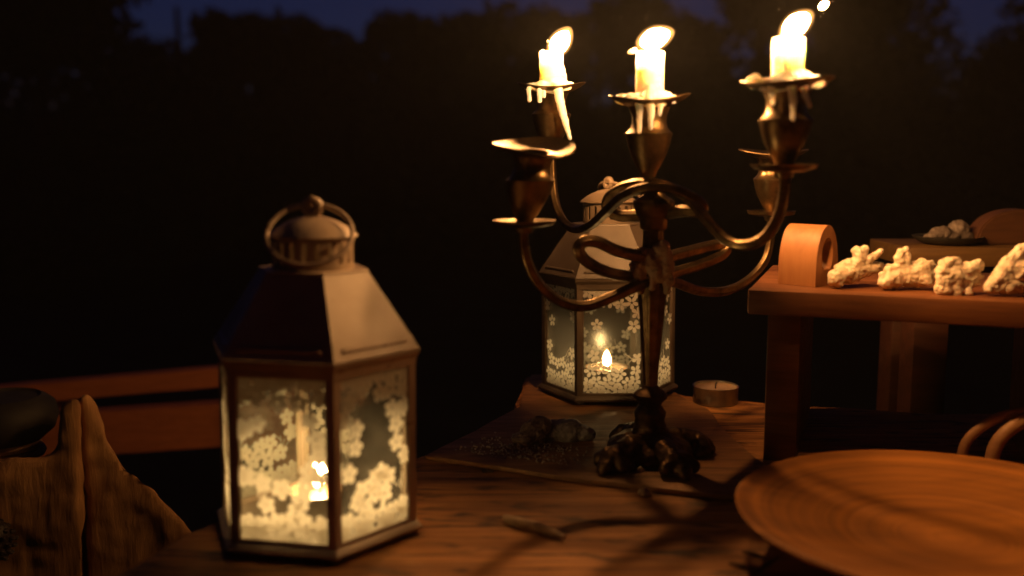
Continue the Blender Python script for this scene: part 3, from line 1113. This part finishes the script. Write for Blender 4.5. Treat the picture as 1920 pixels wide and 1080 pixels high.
top_c = holder((1215, 338), CY, .0475, (0.02, 0.0), .0022, 0.3, ped=False)
top_rf = holder((1470, 320), .550, .0455, (0.02, 0), .0016, 1.2)
top_lb = holder((1033, 286), .735, .0455, (0.0, 0.0), .0022, 0.2)
top_lf = holder((983, 424), .580, .0440, (-.05, .20), .0014, -1.57, lean=.13)
top_rb = holder((1446, 404), .731, .0465, (0.0, 0.05), .0012, 0.6, 0.95)

# old wax clinging to the top of the stem
bm = bmesh.new()
for pts, rr in [([(1200, 478), (1197, 505), (1202, 545)], (13, 12, 6)), ([(1243, 464), (1250, 500), (1250, 548)], (12, 12, 5)),
                ([(1215, 480), (1228, 505), (1222, 535)], (12, 15, 9)), ([(1190, 500), (1188, 530)], (8, 7)), ([(1232, 470), (1238, 520)], (10, 10)), ([(1255, 495), (1257, 530)], (8, 6))]:
    chain(bm, [at(x, y, CY - .0065) for x, y in pts], [px(r * 1.2, CY) for r in rr])
me = fuse(bm, .0007, CO, .0012, 260, 2, .0006, 700, 8)
link("wax_drip", me, M['old_wax'], can)
# wax run down on the foot
bm = bmesh.new()
for (x, y, Y, r) in [(1165, 860, .598, 13), (1180, 872, .593, 11), (1200, 884, .590, 10), (1248, 880, .592, 9), (1150, 868, .600, 9), (1215, 905, .586, 7), (1190, 895, .588, 8)]:
    q = at(x, y, Y)
    ball(bm, q, px(r, Y), 2)
me = fuse(bm, .0007, CO, .0012, 300, 2, .0006, 700, 18)
link("wax_splash", me, M['old_wax'], can)
bq = at(1206, 932, .556)
lump("wax_crumb", [((bq.x, bq.y, .0022), .0026, (1.2, 1, .9)), ((bq.x + .003, bq.y, .0014), .0018, (1, 1, .9))], .0004, M['old_wax'], "tiny crumb of wax on the table in front of the candelabrum foot", "wax crumb", .0005, 500, 0, 1, 3, (bq.x, bq.y, .0003))

cq = onz(911, 886, .0)
lump("wood_chip", [((cq.x, cq.y, .0010), .0016, (2.0, .9, .6)), ((cq.x + .003, cq.y - .0005, .0009), .0013, (1.5, .9, .6))], .0004, M['twig'], "small dark chip on the table in front of the dark board's edge", "chip", .0004, 500, 0, 1, 4, (cq.x, cq.y, .0003))

# ------------------------------------------------------------------ burning candles
def candle(top_centre, ytop, Y, cx, label, drips, pool, wick, flames, fm='flame'):
    """drips: (pixel polyline, pixel radii, depth offset)"""
    b = top_centre + Vector((0, 0, -.002))
    ct = at(cx, ytop, Y)
    t = thing("candle", b, label, "candle", "burning candles in the candelabrum")
    bm = bmesh.new()
    r = .0086
    H = ct.z - b.z
    lathe(bm, [(0, 0), (r, 0), (r * 1.0, H * .5), (r * .99, H - .0012), (r * .93, H - .0002), (r * .80, H - .0006), (r * .5, H - .0018), (0, H - .0022)], 36, b)
    ball(bm, b + Vector((0, 0, .0058)), .014 * pool, 3, (1.25, 1.25, .28))
    ball(bm, b + Vector((0.002, -.003, .0070)), .012 * pool, 3, (1.0, 1.0, .50))
    for q in range(9):
        a = q * .7 + cx
        ball(bm, b + Vector((math.cos(a) * .016, math.sin(a) * .016, .0066)), .0032 + .0014 * math.sin(q * 5.1 + cx), 2, (1.2, 1.2, .8))
    for pts, rad, dy in drips:
        chain(bm, [at(x, y, Y + dy) for x, y in pts], [px(q, Y) for q in rad])
    me = fuse(bm, .00055, b, .0004, 260, 2, .00015, 800, cx)
    link("wax_body", me, M['wax'], t)
    bm = bmesh.new()
    tube(bm, smooth_path([at(x, y, Y) for x, y in wick], 6), .0008, 8)
    part("wick", bm, M['wick'], t, True, b)
    for (fb, ft, rp, be) in flames:
        b0, b1 = at(*fb, Y), at(*ft, Y)
        ax = b1 - b0
        fl = part("flame", flame_mesh(b0 + ax * .16, b1 - ax * .16, px(rp * .64, Y), be), M[fm], t, True, b)
        part("flame_mantle", flame_mesh(b0 + ax * .03, b1 - ax * .02, px(rp * .90, Y), be), M['mantle'], fl, True, b)
    return t

candle(top_lb, 96, .735, 1034, "left burning candle, short and guttering, with a long wax icicle hanging off its pan",
       [([(992, 166), (992, 178), (993, 188)], (5, 4.2, 4.6), -.018), ([(1011, 170), (1011, 180), (1012, 189)], (5, 3.8, 4.4), -.020), ([(1020, 172), (1020, 180)], (4, 3.6), -.020),
        ([(1046, 160), (1048, 180), (1053, 202), (1058, 222), (1063, 240), (1069, 260)], (9, 9, 8, 7, 5.5, 3.6), -.019),
        ([(1040, 106), (1050, 118), (1056, 133)], (6, 6, 5), -.004), ([(1056, 140), (1058, 148)], (6, 5), -.004), ([(1000, 162), (1036, 166), (1064, 162)], (8, 10, 8), -.014),
        ([(1017, 110), (1014, 100), (1018, 94)], (6, 4, 2), 0)],
       .95, [(1034, 100), (1034, 90), (1031, 80), (1025, 76)],
       [((1028, 112), (1072, 48), 25, .48)], 'flame_low')
candle(top_c, 96, CY, 1213, "middle burning candle on the candelabrum's centre, plain straight sides",
       [([(1198, 190), (1199, 215), (1199, 246)], (9, 6, 4.5), -.016), ([(1219, 192), (1221, 215), (1220, 240)], (9, 6.5, 4.5), -.018), ([(1239, 190), (1238, 204), (1236, 216)], (7, 5, 4), -.016),
        ([(1252, 178), (1262, 190)], (7, 6), -.010), ([(1218, 165), (1220, 180), (1240, 184)], (8, 15, 10), -.012), ([(1205, 190), (1240, 190)], (10, 10), -.013), ([(1180, 98), (1190, 94)], (3.6, 5), -.003),
        ([(1236, 140), (1237, 165)], (4, 6), -.006)],
       .95, [(1214, 100), (1215, 92), (1219, 86)],
       [((1188, 88), (1268, 56), 27, .48)], 'flame')
candle(top_rf, 70, .550, 1466, "right burning candle, tallest, its flame blown sideways and a sheet of wax on its pan",
       [([(1446, 160), (1447, 176), (1449, 194)], (8, 6, 4.5), -.015), ([(1484, 160), (1487, 190), (1487, 224)], (10, 7, 4.5), -.017), ([(1508, 160), (1510, 178), (1518, 198)], (8, 6, 4.5), -.014),
        ([(1470, 120), (1476, 140), (1488, 154)], (5, 9, 14), -.009), ([(1430, 166), (1478, 160), (1520, 152), (1546, 158)], (6, 12, 9, 4), -.010), ([(1405, 152), (1416, 150), (1424, 156)], (8, 12, 8), -.002),
        ([(1500, 148), (1514, 146)], (11, 9), -.004)],
       1.05, [(1462, 74), (1464, 64), (1470, 58)],
       [((1458, 74), (1527, 20), 27, .50), ((1534, 19), (1554, 1), 8, .52)], 'flame_big')

# ------------------------------------------------------------------ display stands
def stand(loc, rz, Lx, Dy, H, th, leg, mat, label, inset=.010, group=None):
    t = thing("display_stand", loc, label, "stand", group, rz)
    bm = bmesh.new()
    box(bm, (Lx / 2, Dy / 2, H - th / 2), (Lx, Dy, th), bevel=.0012)
    part("shelf_board", bm, mat, t)
    for x in (inset + leg / 2, Lx - inset - leg / 2):
        bm = bmesh.new()
        box(bm, (x, Dy / 2 + .001, (H - th) / 2), (leg, Dy - .012, H - th - .0002), bevel=.0009)
        part("leg", bm, mat, t)
    return t

SP = at(1401, 590, .622); SH = .1105
SYAW = R(-20)
ST = stand((SP.x, SP.y, 0), SYAW, .200, .150, SH, .0155, .0200, M['stand'], "low reddish wooden stand holding the arch and pale carvings", .012, None)
FS = at(1706, 465, .790)
BKZ = -.085
bt = thing("side_table", (.55, .93, GZ), "dark low side table behind the main table, under the second stand", "table")
bm = bmesh.new()
box(bm, (0, 0, BKZ - GZ - .015), (.52, .26, .03), bevel=.002)
part("table_top", bm, M['bench'], bt)
for (x_, y_) in ((-.23, -.10), (.23, -.10), (-.23, .10), (.23, .10)):
    bm = bmesh.new()
    box(bm, (x_, y_, (BKZ - GZ - .031) / 2), (.045, .045, BKZ - GZ - .031), bevel=.002)
    part("leg", bm, M['bench'], bt)
fst = thing("display_stand", (FS.x, FS.y, BKZ), "second wooden stand standing behind the pale carvings", "stand", None, R(0))
FH = FS.z - BKZ
bm = bmesh.new()
box(bm, (.115, .045, FH - .0075), (.23, .09, .015), bevel=.0012)
part("shelf_board", bm, M['far_stand'], fst)
bm = bmesh.new()
box(bm, (.115, .020, FH - .015 - .008), (.20, .012, .0155), bevel=.0008)
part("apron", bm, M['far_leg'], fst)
for (x_, y_) in ((.024, .022), (.206, .022), (.024, .068), (.206, .068)):
    bm = bmesh.new()
    box(bm, (x_, y_, (FH - .0152) / 2), (.028, .028, FH - .0154), bevel=.0009)
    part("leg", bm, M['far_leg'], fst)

# wooden arch with an oval opening
AP = at(1456, 537, .648)
ax = thing("wooden_arch", (AP.x, AP.y, SH), "small orange wooden arch block with an oval hole on the stand's left end", "arch block", None, R(-43))
bm = bmesh.new()
w_, h_, d_ = .031, .0385, .026
outer, inner = [], []
m = 28
for i in range(m):
    a = math.pi * i / (m - 1)
    outer.append((-math.cos(a) * w_ / 2, max(0.0, .010 + math.sin(a) ** .8 * (h_ - .010)) if 0 < i < m - 1 else .0))
op = [(-w_ / 2, 0)] + [(-math.cos(math.pi * i / (m - 1)) * w_ / 2 * (1 if i not in (0, m - 1) else 1), .008 + (math.sin(math.pi * i / (m - 1)) ** .85) * (h_ - .008)) for i in range(m)] + [(w_ / 2, 0)]
n_ = len(op)
ip = []
for i in range(n_):
    a = math.pi * 1.5 - 2 * math.pi * (i / n_)
    ip.append((math.cos(a) * w_ * .26, .0195 + math.sin(a) * h_ * .29))
def cen_ang(q):
    return math.atan2(q[1] - .0185, q[0])
# match inner points to outer by angle
ip = []
for q in op:
    a = cen_ang(q)
    ip.append((math.cos(a) * w_ * .25, .0190 + math.sin(a) * h_ * .30))
vo = [[bm.verts.new((x, y, z)) for x, z in op] for y in (0, d_)]
vi = [[bm.verts.new((x, y, z)) for x, z in ip] for y in (0, d_)]
for i in range(n_):
    j = (i + 1) % n_
    bm.faces.new((vo[0][i], vo[0][j], vo[1][j], vo[1][i]))
    bm.faces.new((vi[0][j], vi[0][i], vi[1][i], vi[1][j]))
    bm.faces.new((vo[0][j], vo[0][i], vi[0][i], vi[0][j]))
    bm.faces.new((vo[1][i], vo[1][j], vi[1][j], vi[1][i]))
bmesh.ops.recalc_face_normals(bm, faces=bm.faces)
# block runs away from the viewer to the right: long axis along x, opening on the right-hand face
arch_body = part("block", bm, M['arch'], ax, True, None, R(30))
arch_body.rotation_euler = (0, 0, R(90))
arch_body.location = (.026, .017, 0.0002)

# pale knobbly carvings on the stand
def carving(chains, blobs, label, seed, base, voxel=.0006, extra=0.0):
    bm = bmesh.new()
    for pts, rr in chains:
        chain(bm, [at(*p) for p in pts], [px(r * 1.08, p[2]) for r, p in zip(rr, pts)])
    for (x, y, Y, r, sc) in blobs:
        ball(bm, at(x, y, Y), px(r, Y), 3, sc)
    zmin = min(v.co.z for v in bm.verts)
    b = at(*base)
    b.z = SH
    bmesh.ops.translate(bm, vec=(0, 0, SH + .0002 - zmin + extra), verts=bm.verts)
    me = fuse(bm, voxel, b, .0013, 220, 2, .0006, 600, seed)
    o = link("pale_carving", me, M['stone'])
    o.location = b
    tag(o, label, "carving", "pale carvings on the stand")
    return o

Y1 = .632
carving([([(1568, 524, Y1 - .006), (1600, 514, Y1), (1640, 503, Y1 + .004)], (16, 17, 11)), ([(1604, 508, Y1), (1612, 485, Y1), (1606, 472, Y1)], (17, 12, 7)), ([(1612, 488, Y1), (1622, 470, Y1)], (11, 7)),
         ([(1624, 495, Y1), (1644, 480, Y1), (1652, 474, Y1)], (9, 6, 4)), ([(1572, 508, Y1), (1584, 498, Y1)], (9, 9)), ([(1564, 520, Y1 - .006), (1572, 536, Y1 - .008)], (8, 8)), ([(1630, 505, Y1), (1668, 504, Y1 + .01)], (10, 6))],
        [(1590, 500, Y1, 12, (1, 1, 1))], "pale knobbly carving with a forked horn, nearest the wooden arch", 1, (1600, 530, Y1))
Y2 = .622
carving([([(1662, 528, Y2 - .004), (1690, 520, Y2), (1722, 518, Y2)], (15, 17, 20)), ([(1690, 505, Y2), (1687, 484, Y2), (1689, 472, Y2)], (10, 9, 7)), ([(1700, 505, Y2), (1700, 482, Y2), (1700, 469, Y2)], (9, 8, 7)),
         ([(1655, 518, Y2 - .004), (1652, 530, Y2 - .005)], (7, 7)), ([(1668, 508, Y2), (1690, 498, Y2)], (9, 8))],
        [(1725, 508, Y2, 22, (1, 1, 1)), (1742, 512, Y2 + .003, 20, (1, 1, 1)), (1728, 492, Y2, 9, (1, 1, 1)), (1744, 496, Y2, 8, (1, 1, 1)), (1735, 525, Y2 - .004, 13, (1, 1, 1))],
        "pale knobbly carving with two upright fingers, second from the wooden arch", 2, (1700, 530, Y2))
Y3 = .600
carving([([(1772, 498, Y3), (1792, 494, Y3)], (13, 10)), ([(1770, 512, Y3), (1770, 540, Y3)], (16, 17)), ([(1805, 512, Y3), (1832, 500, Y3), (1842, 498, Y3)], (15, 12, 4)), ([(1790, 530, Y3), (1835, 520, Y3)], (20, 9)),
         ([(1794, 545, Y3 - .002), (1796, 560, Y3 - .004)], (10, 7)), ([(1812, 544, Y3 - .002), (1819, 554, Y3 - .004)], (9, 6)), ([(1765, 548, Y3), (1780, 552, Y3)], (11, 11)), ([(1800, 538, Y3), (1828, 532, Y3)], (14, 9))],
        [(1785, 522, Y3, 28, (1, .7, 1)), (1808, 528, Y3, 22, (1, .7, 1))], "pale blocky carving with leaf-like flanges, third from the wooden arch", 3, (1795, 540, Y3), extra=-.004)
Y4 = .592
carving([([(1858, 550, Y4), (1900, 545, Y4), (1960, 548, Y4)], (13, 18, 18)), ([(1868, 540, Y4), (1890, 510, Y4), (1915, 490, Y4)], (14, 17, 14)), ([(1905, 520, Y4), (1950, 500, Y4), (1975, 530, Y4)], (24, 20, 16)),
         ([(1902, 492, Y4), (1908, 482, Y4), (1925, 476, Y4)], (9, 9, 9)), ([(1880, 558, Y4), (1935, 558, Y4)], (9, 9))],
        [(1905, 530, Y4, 26, (1, .6, 1)), (1940, 525, Y4, 28, (1, .6, 1))], "large pale wedge-shaped carving cut by the right edge of the picture", 4, (1900, 552, Y4))

# things on the far stand
FZ = FS.z
dp = at(1776, 455, .822)
bm = bmesh.new()
lathe(bm, [(0, 0), (.016, 0), (.022, .002), (.0265, .0052), (.0275, .0068), (.0265, .0066), (.021, .0036), (.014, .0022), (0, .0020)], 40)
dish = part("small_dish", bm, M['pot'], None)
dish.location = (dp.x, .822, FZ + .0003)
tag(dish, "small dark dish holding two stones on the far stand", "dish")
q1, q2 = (dp.x - .007, .819), (dp.x + .010, .825)
lump("grey_stone", [((q1[0], q1[1], FZ + .009), .0075, (1.3, 1, .8)), ((q1[0] + .007, q1[1], FZ + .007), .006, (1.4, 1, .6)), ((q1[0] - .008, q1[1] - .002, FZ + .007), .005, (1.3, 1, .7))], .0007, M['rock_dim'], "lower pale grey stone in the dish, left of the pair", "stone", .0012, 180, .0005, 500, 5, (q1[0], q1[1], FZ + .002), "stones in the dish")
lump("grey_stone", [((q2[0], q2[1], FZ + .0115), .0085, (1, 1, 1)), ((q2[0] + .004, q2[1], FZ + .007), .007, (1.2, 1, .7))], .0007, M['rock_dim'], "rounder grey stone in the dish, right of the pair", "stone", .0012, 180, .0005, 500, 6, (q2[0], q2[1], FZ + .002), "stones in the dish")
dm = at(1915, 462, .815)
bm = bmesh.new()
m = 24
prof = [(-math.cos(math.pi * i / (m - 1)) * .036, (math.sin(math.pi * i / (m - 1)) ** .8) * .0285) for i in range(m)]
A = [bm.verts.new((x, 0, z)) for x, z in prof]
B = [bm.verts.new((x, .022, z)) for x, z in prof]
for i in range(m):
    j = (i + 1) % m
    bm.faces.new((A[i], A[j], B[j], B[i]))
bm.faces.new(A); bm.faces.new(list(reversed(B)))
bmesh.ops.recalc_face_normals(bm, faces=bm.faces)
es = [e for e in bm.edges if abs(e.verts[0].co.y - e.verts[1].co.y) < 1e-6]
bmesh.ops.bevel(bm, geom=es, offset=.0012, segments=2, affect='EDGES')
dome = part("wooden_half_round", bm, M['dome'], None, True, None, R(35))
dome.location = (dm.x, .815, FZ + .0003)
tag(dome, "dark brown half-round wooden block beside the dish of stones", "wooden block")

# ------------------------------------------------------------------ turned wooden plate
pc = at(1803, 975, 0.455)
PR = .1005
bm = bmesh.new()
lathe(bm, [(0, .0004), (.050, .0004), (.054, .002), (.070, .010), (.088, .0185), (.0985, .0238), (PR, .0252), (PR + .0004, .0262), (PR - .0006, .0270), (.0978, .0264), (.088, .0236), (.078, .0210), (.068, .0188), (.058, .0172), (.0485, .0160), (.0475, .0156), (.0465, .0157), (.036, .0148), (.022, .0142), (0, .0139)], 128)
plate = part("turned_plate", bm, M['plate'], None)
plate.location = (.2085, .457, 0)
tag(plate, "large shallow turned wooden plate at the right front, cut by the frame", "plate")

# bent cane hoops behind the plate
hc = at(1938, 838, .60)
hoop = thing("cane_hoop", (hc.x, .60, 0), "small looped handle of bent cane behind the wooden plate", "cane loop")
for (hw, top, dy, r, fl) in ((.0435, .0385, 0.0, .0030, 1.0), (.0290, .0365, -.008, .0040, .6)):
    bm = bmesh.new()
    pts = []
    for i in range(41):
        a = math.pi * i / 40
        pts.append(Vector((-math.cos(a) * hw * (1 + .02 * math.sin(5 * a)), dy, .002 + math.sin(a) ** .75 * (top - .002))))
    tube(bm, pts, r, 12, lambda a: 1 + .08 * math.cos(2 * a))
    part("cane", bm, M['cane'], hoop)

# loose bits on the table
def rod(name, pts, rads, mat, label, cat, group=None, amp=.0004):
    bm = bmesh.new()
    path = smooth_path(pts, 8)
    n = len(rads)
    def rf(t):
        s = t * (n - 1)
        i = min(int(s), n - 2)
        return rads[i] + (rads[i + 1] - rads[i]) * (s - i)
    tube(bm, path, rf, 10)
    for v in bm.verts:
        v.co += Vector((noise.noise(v.co * 300), noise.noise(v.co * 300 + Vector((5, 1, 2))), 0)) * amp
    c = path[0]
    o = part(name, bm, mat, None, True, c)
    o.location = c
    tag(o, label, cat, group)

rod("burnt_stick", [onz(946, 970, .0026), onz(975, 980, .0028), onz(1012, 990, .0026), onz(1058, 1008, .0022)], [.0018, .0026, .0028, .0025, .0012], M['stick'], "short pale stub of stick lying on the table between lantern and plate", "stick")
rod("dark_twig", [onz(1392, 1034, .0012), onz(1412, 1038, .0013), onz(1438, 1046, .0012)], [.0006, .0011, .0005], M['twig'], "upper of the dark twigs on the table below the plate rim", "twig", "twigs by the plate")
rod("dark_twig", [onz(1368, 1056, .0012), onz(1395, 1062, .0013), onz(1422, 1066, .0012)], [.0006, .0012, .0005], M['twig'], "lower of the dark twigs on the table below the plate rim", "twig", "twigs by the plate")
rod("dark_twig", [onz(1412, 1078, .0014), onz(1436, 1060, .0020), onz(1462, 1044, .0014)], [.0006, .0011, .0005], M['twig'], "dark twig slanting towards the plate, crossing the lower one's tip", "twig", "twigs by the plate")

# ------------------------------------------------------------------ left side: stump, pot, bench
SY = .74
def wedge(outline, Y, depth, seed, voxel=.0035):
    bm = bmesh.new()
    P = [at(x, y, Y) for x, y in outline]
    # carry the foot down to the ground
    A = [bm.verts.new(p) for p in P]
    B = [bm.verts.new(p + Vector((-.045, depth, -0.05))) for p in P]
    n = len(P)
    for i in range(n):
        j = (i + 1) % n
        bm.faces.new((A[i], A[j], B[j], B[i]))
    bm.faces.new(list(reversed(A))); bm.faces.new(B)
    bmesh.ops.recalc_face_normals(bm, faces=bm.faces)
    bmesh.ops.triangulate(bm, faces=bm.faces)
    return bm

sb = at(150, 1080, SY)
stump = thing("driftwood_stump", (sb.x, SY + .05, GZ), "flaring weathered wooden stump split by a deep crack at the lower left", "stump")
yb = 2260   # pixel row where the ground lies at that distance
o1 = [(153, 744), (172, 740), (183, 776), (204, 830), (234, 872), (276, 908), (328, 960), (368, 1010), (392, 1100), (420, 1500), (440, 2380), (175, 2380), (172, 1400), (166, 1080), (160, 900), (157, 800)]
o2 = [(116, 766), (132, 746), (149, 746), (151, 800), (153, 900), (157, 1080), (162, 1400), (164, 2380), (-190, 2380), (-170, 1400), (-140, 1080), (-120, 905), (-10, 862), (70, 858), (108, 842), (114, 800)]
for o_, dy, sd in ((o1, 0.0, 3), (o2, -.012, 4)):
    bm = wedge(o_, SY + dy, .09, sd)
    me = fuse(bm, .0035, stump.location, .004, 25, 4, .002, 90, sd)
    link("split_half", me, M['stump'], stump)

po = at(0, 850, SY + .03)
pot = thing("dark_pot", (po.x, SY + .035, po.z - .004), "dark rounded pot on pale rings sitting on the stump at the left edge", "pot")
bm = bmesh.new()
lathe(bm, [(0, .014), (.030, .014), (.039, .022), (.0425, .032), (.040, .042), (.034, .047), (.030, .049), (.028, .047), (0, .046)], 40)
part("pot_body", bm, M['pot'], pot)
for k, (r_, z_) in enumerate(((.030, .0), (.027, .0075))):
    bm = bmesh.new()
    lathe(bm, [(0, z_), (r_, z_), (r_ + .0016, z_ + .003), (r_, z_ + .0062), (0, z_ + .0062)], 40)
    part("ring_foot", bm, M['cane'], pot)

cp = at(-6, 1018, SY - .03)
cone = thing("pine_cone", (cp.x, cp.y, cp.z - .014), "dark bumpy pine cone poking in at the left edge", "pine cone")
bm = bmesh.new()
ball(bm, (0, 0, .016), .0105, 3, (1, 1, 1.5))
part("core", bm, M['cone'], cone)
for i in range(60):
    q = (i + .5) / 60
    a = i * 2.39996
    zz = .002 + .028 * q
    rr = .0125 * math.sin(math.pi * (q * .86 + .1)) ** .7
    bm = bmesh.new()
    ball(bm, (rr * math.cos(a), rr * math.sin(a), zz), .0026, 1, (1, 1, .8))
    part("scale", bm, M['cone'], cone)

BY = 1.25
bl = at(-30, 1100, BY)
bench = thing("garden_bench", (at(200, 800, BY).x, BY, GZ), "reddish wooden bench with two horizontal back rails behind the stump", "bench")
def rail(p, q, hpx, Y0, Y1, depth, name="rail"):
    a0, a1 = at(p[0], p[1], Y0), at(p[0], p[1] + hpx[0], Y0)
    b0, b1 = at(q[0], q[1], Y1), at(q[0], q[1] + hpx[1], Y1)
    bm = bmesh.new()
    fr = [a0, b0, b1, a1]
    A = [bm.verts.new(v) for v in fr]
    B = [bm.verts.new(v + Vector((0.0, depth, 0))) for v in fr]
    for i in range(4):
        j = (i + 1) % 4
        bm.faces.new((A[i], A[j], B[j], B[i]))
    bm.faces.new(list(reversed(A))); bm.faces.new(B)
    bmesh.ops.recalc_face_normals(bm, faces=bm.faces)
    bmesh.ops.bevel(bm, geom=list(bm.edges), offset=.002, segments=2, affect='EDGES')
    part(name, bm, M['bench'], bench, True, bench.location, R(40))
rail((-60, 733), (560, 678), (33, 36), 1.24, 1.32, .03)
rail((60, 782), (560, 748), (82, 80), 1.25, 1.33, .03)
for xx, Y0 in ((66, 1.285), (540, 1.36)):
    a = at(xx, 716, Y0)
    bm = bmesh.new()
    h = a.z - GZ
    box(bm, (a.x - bench.location.x, Y0 + .015 - bench.location.y, h / 2 - .004), (.05, .035, h - .004), bevel=.002)
    part("post", bm, M['bench'], bench)
for xx, Y0 in ((66, 1.66), (540, 1.72)):
    a = at(xx, 716, Y0)
    bm = bmesh.new()
    box(bm, (a.x - bench.location.x, Y0 - bench.location.y, .21), (.05, .035, .42), bevel=.002)
    part("leg", bm, M['bench'], bench)

# ------------------------------------------------------------------ thin haze added to imitate lens glow
hz_min, hz_max = Vector((-9, -1.5, GZ - 1.0)), Vector((9, 14, 5.0))
bm = bmesh.new()
box(bm, (hz_min + hz_max) / 2, tuple(hz_max - hz_min))
hz = part("haze", bm, None, None, False)
m, nt, out = mat_new("lens_glow_haze")
pv = N(nt, "ShaderNodeVolumePrincipled")
pv.inputs['Color'].default_value = (0.9, 0.92, 0.95, 1)
pv.inputs['Density'].default_value = 0.008
nt.links.new(pv.outputs[0], out.inputs['Volume'])
hz.data.materials.append(m)
tag(hz, "thin added haze imitating the lens glow around the candle flames", "haze", kind='stuff')
